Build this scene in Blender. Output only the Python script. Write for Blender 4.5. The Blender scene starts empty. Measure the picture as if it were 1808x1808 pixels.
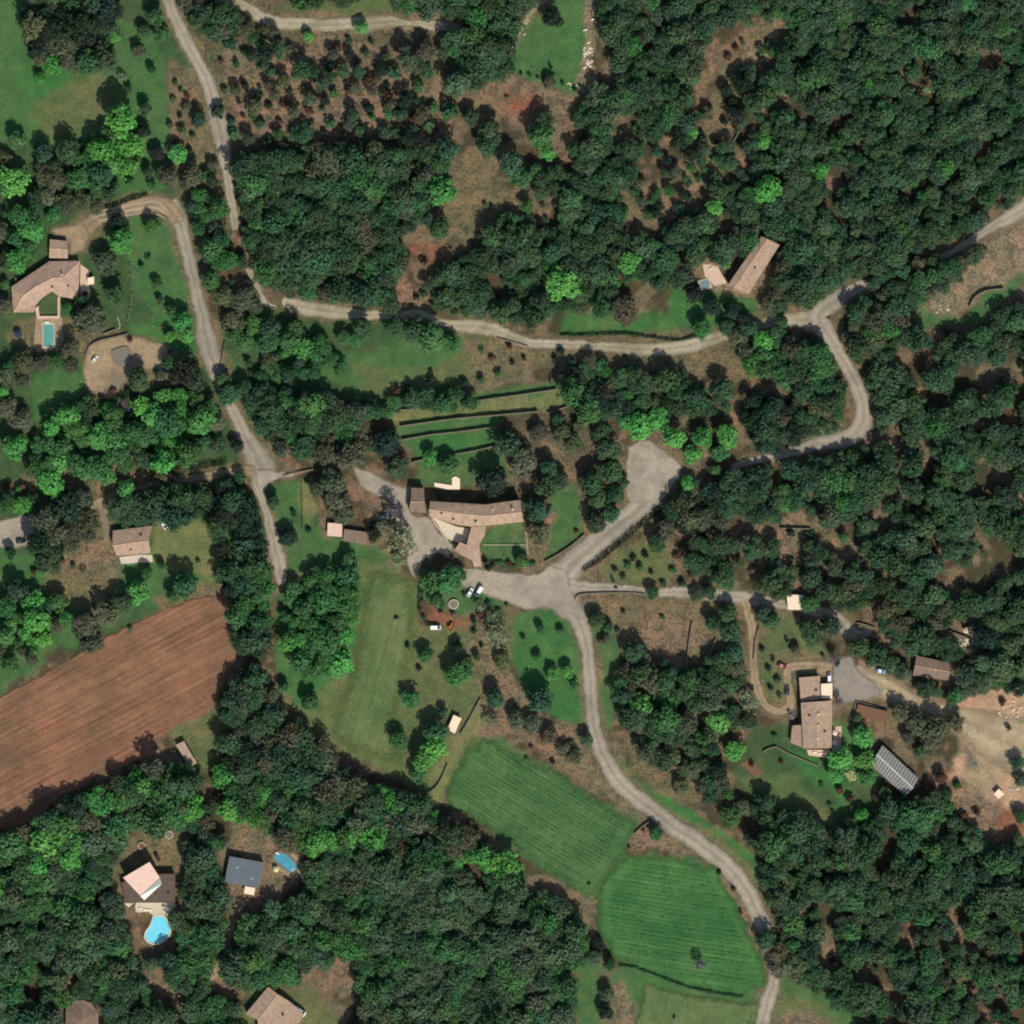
import bpy, bmesh, math, random
import numpy as np
from mathutils import Vector, Matrix

random.seed(7)
rng = np.random.default_rng(7)
scene = bpy.context.scene
COL = scene.collection
S = 0.26                                   # metres per photograph pixel (about 470 m across)
PI = math.pi

# ------------------------------------------------------------------ camera, sky, sun, exposure
CAM_H = 2400.0
cam = bpy.data.cameras.new('camera'); camo = bpy.data.objects.new('camera', cam)
COL.objects.link(camo); camo.location = (0, 0, CAM_H); camo.rotation_euler = (0, 0, 0)
cam.sensor_width = 36; cam.lens = 36 * CAM_H / (1808 * S); cam.clip_start = 10; cam.clip_end = 20000
scene.camera = camo

SUN_EL, SUN_AZ = 43.0, 158.0               # compass azimuth (north = +Y)
world = bpy.data.worlds.new('World'); scene.world = world; world.use_nodes = True
nt = world.node_tree; nt.nodes.clear()
wo = nt.nodes.new('ShaderNodeOutputWorld'); bg = nt.nodes.new('ShaderNodeBackground')
sk = nt.nodes.new('ShaderNodeTexSky'); sk.sky_type = 'NISHITA'; sk.sun_disc = False
sk.sun_elevation = math.radians(SUN_EL); sk.sun_rotation = math.radians(SUN_AZ)
bg.inputs[1].default_value = 0.1
nt.links.new(sk.outputs[0], bg.inputs[0]); nt.links.new(bg.outputs[0], wo.inputs[0])
sun = bpy.data.lights.new('sun', 'SUN'); sun.energy = 4.2; sun.angle = math.radians(0.6); sun.color = (1, 0.95, 0.88)
suno = bpy.data.objects.new('sun', sun); COL.objects.link(suno); suno.location = (100, -240, 300)
a_, e_ = math.radians(SUN_AZ), math.radians(SUN_EL)
sundir = Vector((-math.sin(a_) * math.cos(e_), -math.cos(a_) * math.cos(e_), -math.sin(e_)))
suno.rotation_euler = sundir.to_track_quat('-Z', 'Y').to_euler()
scene.view_settings.view_transform = 'Standard'; scene.view_settings.look = 'None'
scene.view_settings.gamma = 1; scene.view_settings.use_curve_mapping = False
scene.view_settings.exposure = 0.12
scene.render.engine = 'CYCLES'
scene.cycles.max_bounces = 5; scene.cycles.diffuse_bounces = 3; scene.cycles.glossy_bounces = 2
scene.cycles.transmission_bounces = 2; scene.cycles.filter_width = 2.1
scene.cycles.use_denoising = True

# ------------------------------------------------------------------ helpers
def lin(c):
    return tuple(((v / 255) / 12.92 if v <= 10.3 else (((v / 255) + 0.055) / 1.055) ** 2.4) for v in c)
def W(px, py, z=0.0):
    return Vector(((px - 904) * S, (904 - py) * S, z))
def tag(o, label=None, cat=None, group=None, kind=None):
    if label: o['label'] = label
    if cat: o['category'] = cat
    if group: o['group'] = group
    if kind: o['kind'] = kind
    return o
def link(name, me, parent=None, mat=None):
    o = bpy.data.objects.new(name, me); COL.objects.link(o)
    if parent: o.parent = parent
    if mat is not None and me is not None and not me.materials: me.materials.append(mat)
    return o
def empty(name, loc, rz=0.0, **k):
    o = bpy.data.objects.new(name, None); COL.objects.link(o)
    o.location = loc; o.rotation_euler = (0, 0, rz); o.empty_display_size = 1
    return tag(o, **k)
def bm_obj(name, bm, mat, parent=None, smooth=False):
    me = bpy.data.meshes.new(name); bm.to_mesh(me); bm.free()
    if smooth:
        me.polygons.foreach_set('use_smooth', [True] * len(me.polygons))
    me.materials.append(mat)
    return link(name, me, parent)
def np_mesh(name, verts, quads, mat=None):
    me = bpy.data.meshes.new(name); n = len(verts); m, k = quads.shape
    me.vertices.add(n); me.vertices.foreach_set('co', np.ascontiguousarray(verts, dtype=np.float32).ravel())
    me.loops.add(m * k); me.loops.foreach_set('vertex_index', np.ascontiguousarray(quads, dtype=np.int32).ravel())
    me.polygons.add(m); me.polygons.foreach_set('loop_start', np.arange(0, m * k, k, dtype=np.int32))
    me.update(calc_edges=True)
    if mat: me.materials.append(mat)
    return me
def box(bm, cx, cy, cz, sx, sy, sz, rz=0.0, bevel=0.0):
    r = bmesh.ops.create_cube(bm, size=1.0)
    M = Matrix.Translation((cx, cy, cz)) @ Matrix.Rotation(rz, 4, 'Z') @ Matrix.Diagonal((sx, sy, sz, 1))
    bmesh.ops.transform(bm, matrix=M, verts=r['verts'])
    if bevel:
        es = list({e for v in r['verts'] for e in v.link_edges})
        bmesh.ops.bevel(bm, geom=es, offset=bevel, segments=2, affect='EDGES')
def cyl(bm, p0, p1, r0, r1, seg=8):
    p0, p1 = Vector(p0), Vector(p1); d = p1 - p0
    r = bmesh.ops.create_cone(bm, cap_ends=True, segments=seg, radius1=r0, radius2=r1, depth=d.length)
    M = Matrix.Translation((p0 + p1) / 2) @ d.to_track_quat('Z', 'Y').to_matrix().to_4x4()
    bmesh.ops.transform(bm, matrix=M, verts=r['verts'])

class Noise:
    def __init__(s, seed, n=64):
        s.g = np.random.default_rng(seed).random((n, n)); s.n = n
    def __call__(s, x, y, scale):
        x = np.asarray(x, float) / scale + 1000; y = np.asarray(y, float) / scale + 1000
        xi = np.floor(x).astype(int); yi = np.floor(y).astype(int); fx = x - xi; fy = y - yi
        fx = fx * fx * (3 - 2 * fx); fy = fy * fy * (3 - 2 * fy); n = s.n; g = s.g
        a = g[xi % n, yi % n]; b = g[(xi + 1) % n, yi % n]; c = g[xi % n, (yi + 1) % n]; d = g[(xi + 1) % n, (yi + 1) % n]
        return (a * (1 - fx) + b * fx) * (1 - fy) + (c * (1 - fx) + d * fx) * fy
N1, N2, N3, N4 = Noise(1), Noise(2), Noise(3), Noise(4)

def inpoly(X, Y, poly):
    ins = np.zeros(X.shape, bool); n = len(poly)
    for i in range(n):
        x0, y0 = poly[i]; x1, y1 = poly[(i + 1) % n]
        if y0 == y1: continue
        c = ((y0 > Y) != (y1 > Y)) & (X < (x1 - x0) * (Y - y0) / (y1 - y0) + x0)
        ins ^= c
    return ins
def P(s):
    v = [float(t) for t in s.replace(',', ' ').split()]
    return [tuple(v[i:i + 2]) for i in range(0, len(v), 2)]
def P3(s):
    v = [float(t) for t in s.replace(',', ' ').split()]
    return [tuple(v[i:i + 3]) for i in range(0, len(v), 3)]
def spline(pts, step=5.0):
    pts = [np.array(p, float) for p in pts]; out = []
    for i in range(len(pts) - 1):
        p0 = pts[max(i - 1, 0)]; p1 = pts[i]; p2 = pts[i + 1]; p3 = pts[min(i + 2, len(pts) - 1)]
        n = max(2, int(np.linalg.norm((p2 - p1)[:2]) / step))
        for k in range(n):
            t = k / n
            out.append(0.5 * ((2 * p1) + (-p0 + p2) * t + (2 * p0 - 5 * p1 + 4 * p2 - p3) * t * t + (-p0 + 3 * p1 - 3 * p2 + p3) * t ** 3))
    out.append(pts[-1]); return out
def strip_poly(pts3):
    sp = spline(pts3, 6); L, R = [], []
    for i, p in enumerate(sp):
        q = sp[min(i + 1, len(sp) - 1)] - sp[max(i - 1, 0)]
        n = np.array([-q[1], q[0]]); n = n / (np.linalg.norm(n) + 1e-9)
        w = max(p[2], 1) / 2
        L.append(tuple(p[:2] + n * w)); R.append(tuple(p[:2] - n * w))
    return L, R

# ------------------------------------------------------------------ materials
def new_mat(name):
    m = bpy.data.materials.new(name); m.use_nodes = True
    n = m.node_tree.nodes; b = n['Principled BSDF']; b.inputs['Roughness'].default_value = 0.9
    b.inputs['Specular IOR Level'].default_value = 0.15
    return m, m.node_tree, b
def nd(t, kind, **k):
    n = t.nodes.new(kind)
    for a, v in k.items(): setattr(n, a, v)
    return n
def noise_tex(t, scale, detail=4, rough=0.6, coord=None):
    n = nd(t, 'ShaderNodeTexNoise'); n.inputs['Scale'].default_value = scale
    n.inputs['Detail'].default_value = detail; n.inputs['Roughness'].default_value = rough
    if coord is not None: t.links.new(coord, n.inputs['Vector'])
    return n
def ramp(t, fac, stops):
    r = nd(t, 'ShaderNodeValToRGB'); e = r.color_ramp.elements
    while len(e) < len(stops): e.new(0.5)
    for i, (p, c) in enumerate(stops):
        e[i].position = p; e[i].color = (*c, 1) if len(c) == 3 else c
    t.links.new(fac, r.inputs[0]); return r
def mixc(t, fac, a, b, mode='MIX'):
    m = nd(t, 'ShaderNodeMix', data_type='RGBA', blend_type=mode)
    for s, v in ((m.inputs[0], fac), (m.inputs[6], a), (m.inputs[7], b)):
        if isinstance(v, (int, float)): s.default_value = v
        elif isinstance(v, tuple): s.default_value = (*v, 1)
        else: t.links.new(v, s)
    return m.outputs[2]
def bump(t, b, h, strength, dist):
    n = nd(t, 'ShaderNodeBump'); n.inputs['Strength'].default_value = strength; n.inputs['Distance'].default_value = dist
    t.links.new(h, n.inputs['Height']); t.links.new(n.outputs[0], b.inputs['Normal'])
def soften(m, lo=0.12, hi=0.75):
    """gravel or turf thinning out at the edge of a sheet, broken up by noise"""
    t = m.node_tree; b = t.nodes['Principled BSDF']
    at = nd(t, 'ShaderNodeAttribute', attribute_name='edge').outputs['Fac']
    co = nd(t, 'ShaderNodeTexCoord').outputs['Object']; n = noise_tex(t, 0.9, 5, 0.7, co)
    f = nd(t, 'ShaderNodeMath', operation='MULTIPLY_ADD'); t.links.new(n.outputs[0], f.inputs[0]); f.inputs[1].default_value = 0.9; f.inputs[2].default_value = -0.45
    g = nd(t, 'ShaderNodeMath', operation='ADD'); t.links.new(at, g.inputs[0]); t.links.new(f.outputs[0], g.inputs[1])
    r = ramp(t, g.outputs[0], [(lo, (0, 0, 0)), (hi, (1, 1, 1))]); t.links.new(r.outputs[0], b.inputs['Alpha'])
    # wheel ruts: 'across' runs 0..1 over a lane's width
    ac = nd(t, 'ShaderNodeAttribute', attribute_name='across').outputs['Fac']
    n2 = noise_tex(t, 0.12, 3, 0.5, co)
    h = nd(t, 'ShaderNodeMath', operation='MULTIPLY_ADD'); t.links.new(n2.outputs[0], h.inputs[0]); h.inputs[1].default_value = 0.16; t.links.new(ac, h.inputs[2])
    r2 = ramp(t, h.outputs[0], [(0.1, (1, 1, 1)), (0.26, (.86, .88, .86)), (0.4, (1.1, 1.1, 1.1)), (0.55, (.8, .84, .8)), (0.62, (.84, .87, .84)), (0.76, (1.1, 1.1, 1.1)), (0.92, (.86, .87, .84))])
    src = b.inputs['Base Color'].links[0].from_socket
    n3 = noise_tex(t, 0.22, 5, 0.7, co); r3 = ramp(t, n3.outputs[0], [(0.32, (.84, .85, .84)), (0.6, (1.06, 1.05, 1.04))])
    c = mixc(t, 1.0, mixc(t, 1.0, src, r2.outputs[0], 'MULTIPLY'), r3.outputs[0], 'MULTIPLY'); t.links.new(c, b.inputs['Base Color'])
def surf(name, c1, c2, scale=1.5, rough=0.9, bmp=0.4, bscale=None, spec=0.15, big=None):
    """mottled surface of two real colours, optional third at a large scale"""
    m, t, b = new_mat(name)
    co = nd(t, 'ShaderNodeTexCoord').outputs['Object']
    n = noise_tex(t, scale, 6, 0.65, co)
    r = ramp(t, n.outputs[0], [(0.32, lin(c1)), (0.68, lin(c2))])
    out = r.outputs[0]
    if big:
        n2 = noise_tex(t, 0.06, 4, 0.6, co)
        r2 = ramp(t, n2.outputs[0], [(0.45, (0, 0, 0)), (0.62, (1, 1, 1))])
        out = mixc(t, r2.outputs[0], out, lin(big))
    t.links.new(out, b.inputs['Base Color'])
    b.inputs['Roughness'].default_value = rough; b.inputs['Specular IOR Level'].default_value = spec
    if bmp:
        n3 = noise_tex(t, bscale or scale * 3, 3, 0.6, co); bump(t, b, n3.outputs[0], bmp, 0.15)
    return m

def ground_mat():
    m, t, b = new_mat('mixed_ground')
    co = nd(t, 'ShaderNodeTexCoord').outputs['Object']
    at = nd(t, 'ShaderNodeAttribute', attribute_name='cover').outputs['Color']
    n1 = noise_tex(t, 1.1, 6, 0.75, co); n2 = noise_tex(t, 0.16, 5, 0.6, co); n3 = noise_tex(t, 0.035, 3, 0.5, co)
    r1 = ramp(t, n1.outputs[0], [(0.3, (0.55, 0.55, 0.52)), (0.7, (1.45, 1.42, 1.4))])
    r2 = ramp(t, n2.outputs[0], [(0.3, (0.78, 0.8, 0.84)), (0.7, (1.22, 1.18, 1.12))])
    r3 = ramp(t, n3.outputs[0], [(0.35, (0.88, 1.0, 0.92)), (0.65, (1.14, 1.0, 1.05))])
    c = mixc(t, 1.0, at, r1.outputs[0], 'MULTIPLY'); c = mixc(t, 1.0, c, r2.outputs[0], 'MULTIPLY'); c = mixc(t, 1.0, c, r3.outputs[0], 'MULTIPLY')
    n8 = noise_tex(t, 0.085, 6, 0.7, co); r8 = ramp(t, n8.outputs[0], [(0.46, (1, 1, 1)), (0.6, (1.36, 1.12, 1.12))]); c = mixc(t, 1.0, c, r8.outputs[0], 'MULTIPLY')
    al = nd(t, 'ShaderNodeAttribute', attribute_name='tufts').outputs['Fac']
    n5 = noise_tex(t, 0.75, 5, 0.72, co); n6 = noise_tex(t, 0.22, 3, 0.6, co)
    s5 = nd(t, 'ShaderNodeMath', operation='MULTIPLY_ADD'); t.links.new(n6.outputs[0], s5.inputs[0]); s5.inputs[1].default_value = 0.5; t.links.new(n5.outputs[0], s5.inputs[2])
    r5 = ramp(t, s5.outputs[0], [(0.72, (0, 0, 0)), (0.82, (1, 1, 1))])
    mt = nd(t, 'ShaderNodeMath', operation='MULTIPLY'); t.links.new(r5.outputs[0], mt.inputs[0]); t.links.new(al, mt.inputs[1])
    c = mixc(t, mt.outputs[0], c, lin((50, 58, 42)))
    t.links.new(c, b.inputs['Base Color'])
    n4 = noise_tex(t, 1.6, 4, 0.7, co); bump(t, b, n4.outputs[0], 0.55, 0.5)
    return m

def field_mat(name, c1, c2, ang, period, depth=0.3, wob=1.2, fine=(0.75, 1.25), contrast=(0.3, 0.75), bmp=0.7):
    """field of parallel furrows or mown bands running at ang (radians, world)"""
    m, t, b = new_mat(name)
    co = nd(t, 'ShaderNodeTexCoord').outputs['Object']
    mp = nd(t, 'ShaderNodeMapping'); mp.inputs['Rotation'].default_value = (0, 0, -ang); t.links.new(co, mp.inputs[0])
    w = nd(t, 'ShaderNodeTexWave', wave_type='BANDS', bands_direction='Y', wave_profile='SIN')
    w.inputs['Scale'].default_value = 2 * PI / 20 / period; w.inputs['Distortion'].default_value = wob
    w.inputs['Detail'].default_value = 3; w.inputs['Detail Scale'].default_value = 0.35
    t.links.new(mp.outputs[0], w.inputs['Vector'])
    mp2 = nd(t, 'ShaderNodeMapping'); mp2.inputs['Scale'].default_value = (0.03, 0.62, 1); t.links.new(mp.outputs[0], mp2.inputs[0])
    st = noise_tex(t, 1.0, 5, 0.7, mp2.outputs[0])
    n1 = noise_tex(t, 0.9, 6, 0.75, co); n2 = noise_tex(t, 0.05, 4, 0.6, co)
    f = nd(t, 'ShaderNodeMath', operation='MULTIPLY_ADD'); t.links.new(w.outputs['Fac'], f.inputs[0]); f.inputs[1].default_value = depth
    t.links.new(st.outputs[0], f.inputs[2])
    r = ramp(t, f.outputs[0], [(contrast[0], lin(c1)), (contrast[1], lin(c2))])
    r1 = ramp(t, n1.outputs[0], [(0.3, (fine[0],) * 3), (0.7, (fine[1],) * 3)])
    r2 = ramp(t, n2.outputs[0], [(0.35, (0.76, 0.84, 0.82)), (0.66, (1.28, 1.1, 1.12))])
    c = mixc(t, 1.0, r.outputs[0], r1.outputs[0], 'MULTIPLY'); c = mixc(t, 1.0, c, r2.outputs[0], 'MULTIPLY')
    t.links.new(c, b.inputs['Base Color'])
    h = nd(t, 'ShaderNodeMath', operation='ADD'); t.links.new(w.outputs['Fac'], h.inputs[0]); t.links.new(n1.outputs[0], h.inputs[1])
    bump(t, b, h.outputs[0], bmp, 0.2)
    return m

def leaf_mat(name, source):
    m, t, b = new_mat(name)
    if source == 'object': c = nd(t, 'ShaderNodeObjectInfo').outputs['Color']
    else: c = nd(t, 'ShaderNodeAttribute', attribute_name='tint').outputs['Color']
    sh = nd(t, 'ShaderNodeAttribute', attribute_name='shade').outputs['Color']
    c = mixc(t, 1.0, c, sh, 'MULTIPLY')
    t.links.new(c, b.inputs['Base Color']); b.inputs['Roughness'].default_value = 0.75
    return m
def objcol_mat(name, rough=0.35, spec=0.5, metallic=0.0):
    m, t, b = new_mat(name)
    c = nd(t, 'ShaderNodeObjectInfo').outputs['Color']
    co = nd(t, 'ShaderNodeTexCoord').outputs['Object']; n = noise_tex(t, 2.5, 3, 0.6, co)
    r = ramp(t, n.outputs[0], [(0.3, (0.85,) * 3), (0.7, (1.05,) * 3)])
    t.links.new(mixc(t, 1.0, c, r.outputs[0], 'MULTIPLY'), b.inputs['Base Color'])
    b.inputs['Roughness'].default_value = rough; b.inputs['Specular IOR Level'].default_value = spec
    return m
def roof_mat(name, c1, c2, tile=0.42, bmp=0.8):
    m, t, b = new_mat(name)
    uv = nd(t, 'ShaderNodeUVMap').outputs[0]
    co = nd(t, 'ShaderNodeTexCoord').outputs['Object']
    w = nd(t, 'ShaderNodeTexWave', wave_type='BANDS', bands_direction='X', wave_profile='SIN'); w.inputs['Scale'].default_value = 2 * PI / 20 / tile
    w.inputs['Distortion'].default_value = 0.4; t.links.new(uv, w.inputs['Vector'])
    mp = nd(t, 'ShaderNodeMapping'); mp.inputs['Scale'].default_value = (2.2, 0.35, 1); t.links.new(uv, mp.inputs[0])
    n = noise_tex(t, 1.0, 5, 0.7, mp.outputs[0]); n2 = noise_tex(t, 0.5, 5, 0.65, co)
    r = ramp(t, n.outputs[0], [(0.3, lin(c1)), (0.7, lin(c2))])
    r2 = ramp(t, n2.outputs[0], [(0.35, (0.8, 0.8, 0.8)), (0.65, (1.12, 1.1, 1.08))])
    t.links.new(mixc(t, 1.0, r.outputs[0], r2.outputs[0], 'MULTIPLY'), b.inputs['Base Color'])
    bump(t, b, w.outputs['Fac'], bmp, 0.08)
    return m
M = {}
M['ground'] = ground_mat()
M['leaf'] = leaf_mat('foliage', 'object'); M['wood_leaf'] = leaf_mat('woodland_foliage', 'attr')
M['bark'] = surf('bark', (60, 50, 40), (100, 86, 70), 4)
M['lane'] = surf('lane_gravel', (148, 136, 119), (172, 159, 140), 0.8, big=(140, 132, 116))
M['track'] = surf('track_limestone', (150, 140, 118), (180, 168, 142), 0.8, big=(140, 130, 105))
M['asphalt'] = surf('worn_asphalt', (126, 121, 111), (146, 139, 127), 0.9, big=(146, 136, 119))
M['sand'] = surf('sandy_drive', (156, 137, 110), (184, 163, 132), 0.6, big=(148, 132, 108))
M['yard'] = surf('dusty_yard', (140, 120, 94), (168, 146, 116), 0.6, big=(126, 114, 92))
M['stone'] = surf('dry_stone', (92, 84, 70), (140, 130, 110), 2.5)
M['pale_stone'] = surf('pale_stone', (178, 166, 142), (215, 202, 178), 2)
M['pink_paving'] = surf('pink_paving', (186, 156, 134), (216, 188, 162), 1.5)
M['render'] = surf('lime_render', (196, 170, 140), (214, 190, 160), 1.2, bmp=0.15)
M['dark_render'] = surf('timber_cladding', (80, 66, 54), (100, 84, 68), 2, bmp=0.2)
M['tile_pink'] = roof_mat('pink_clay_tiles', (154, 128, 110), (192, 164, 142))
M['tile_brown'] = roof_mat('brown_clay_tiles', (146, 124, 104), (186, 160, 136))
M['tile_grey'] = roof_mat('weathered_grey_tiles', (112, 96, 82), (146, 126, 108))
M['tile_dark'] = roof_mat('dark_brown_tiles', (84, 74, 64), (112, 98, 84))
M['ridge'] = surf('ridge_tiles', (184, 146, 118), (214, 176, 146), 3)
M['membrane'] = surf('pale_membrane', (208, 176, 158), (222, 190, 170), 0.5, bmp=0.05)
M['grey_roof'] = surf('grey_membrane', (92, 100, 104), (104, 112, 116), 0.4, bmp=0.05)
M['cream'] = surf('cream_sheet', (226, 202, 172), (242, 222, 194), 1.2, bmp=0.05)
M['white'] = surf('white_paint', (226, 224, 218), (242, 240, 234), 2, bmp=0.05, rough=0.5)
M['dark_metal'] = surf('dark_metal', (40, 40, 42), (60, 60, 62), 3, rough=0.5, bmp=0.05)
M['mesh_grey'] = surf('grey_shade_net', (104, 100, 88), (132, 124, 106), 1.2, bmp=0.5)
M['timber'] = surf('timber', (120, 96, 70), (150, 124, 94), 3)
M['rust'] = surf('rusty_orange', (170, 84, 30), (200, 110, 44), 3)
M['glass'] = surf('window_glass', (34, 42, 48), (44, 54, 60), 1, rough=0.12, bmp=0, spec=0.6)
M['skylight'] = surf('green_glazing', (112, 124, 112), (130, 140, 126), 1, rough=0.3, bmp=0, spec=0.5)
M['shutter'] = surf('painted_shutters', (110, 124, 118), (130, 140, 132), 2, bmp=0.1)
M['tyre'] = surf('tyre_rubber', (24, 24, 24), (36, 36, 36), 4)
M['paint'] = objcol_mat('vehicle_paint', 0.3, 0.5)
M['fabric'] = objcol_mat('outdoor_fabric', 0.9, 0.1)
M['panel'] = surf('grey_roof_panels', (98, 98, 92), (120, 118, 110), 1.5, rough=0.6, bmp=0.05)
M['soil'] = surf('turned_soil', (96, 72, 54), (128, 98, 74), 1.5)
M['ash'] = surf('ash_and_cinders', (96, 88, 78), (124, 112, 98), 1.2)
for k_ in ('lane', 'track', 'asphalt', 'sand', 'yard'):
    M[k_ + '_soft'] = M[k_].copy(); soften(M[k_ + '_soft'])
def water_mat(name, c1, c2):
    m, t, b = new_mat(name)
    co = nd(t, 'ShaderNodeTexCoord').outputs['Object']; n = noise_tex(t, 0.35, 2, 0.5, co)
    r = ramp(t, n.outputs[0], [(0.3, lin(c1)), (0.7, lin(c2))]); t.links.new(r.outputs[0], b.inputs['Base Color'])
    b.inputs['Roughness'].default_value = 0.08; b.inputs['Specular IOR Level'].default_value = 0.5
    n2 = noise_tex(t, 2.5, 3, 0.5, co); bump(t, b, n2.outputs[0], 0.15, 0.05)
    return m
M['pool_teal'] = water_mat('pool_water_teal', (84, 146, 132), (96, 158, 142))
M['pool_blue'] = water_mat('pool_water_blue', (110, 208, 226), (126, 218, 234))
M['pool_soft'] = water_mat('pool_water_soft_blue', (66, 140, 160), (84, 158, 176))
M['pool_grey'] = water_mat('covered_pool', (112, 126, 130), (124, 136, 138))

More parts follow.
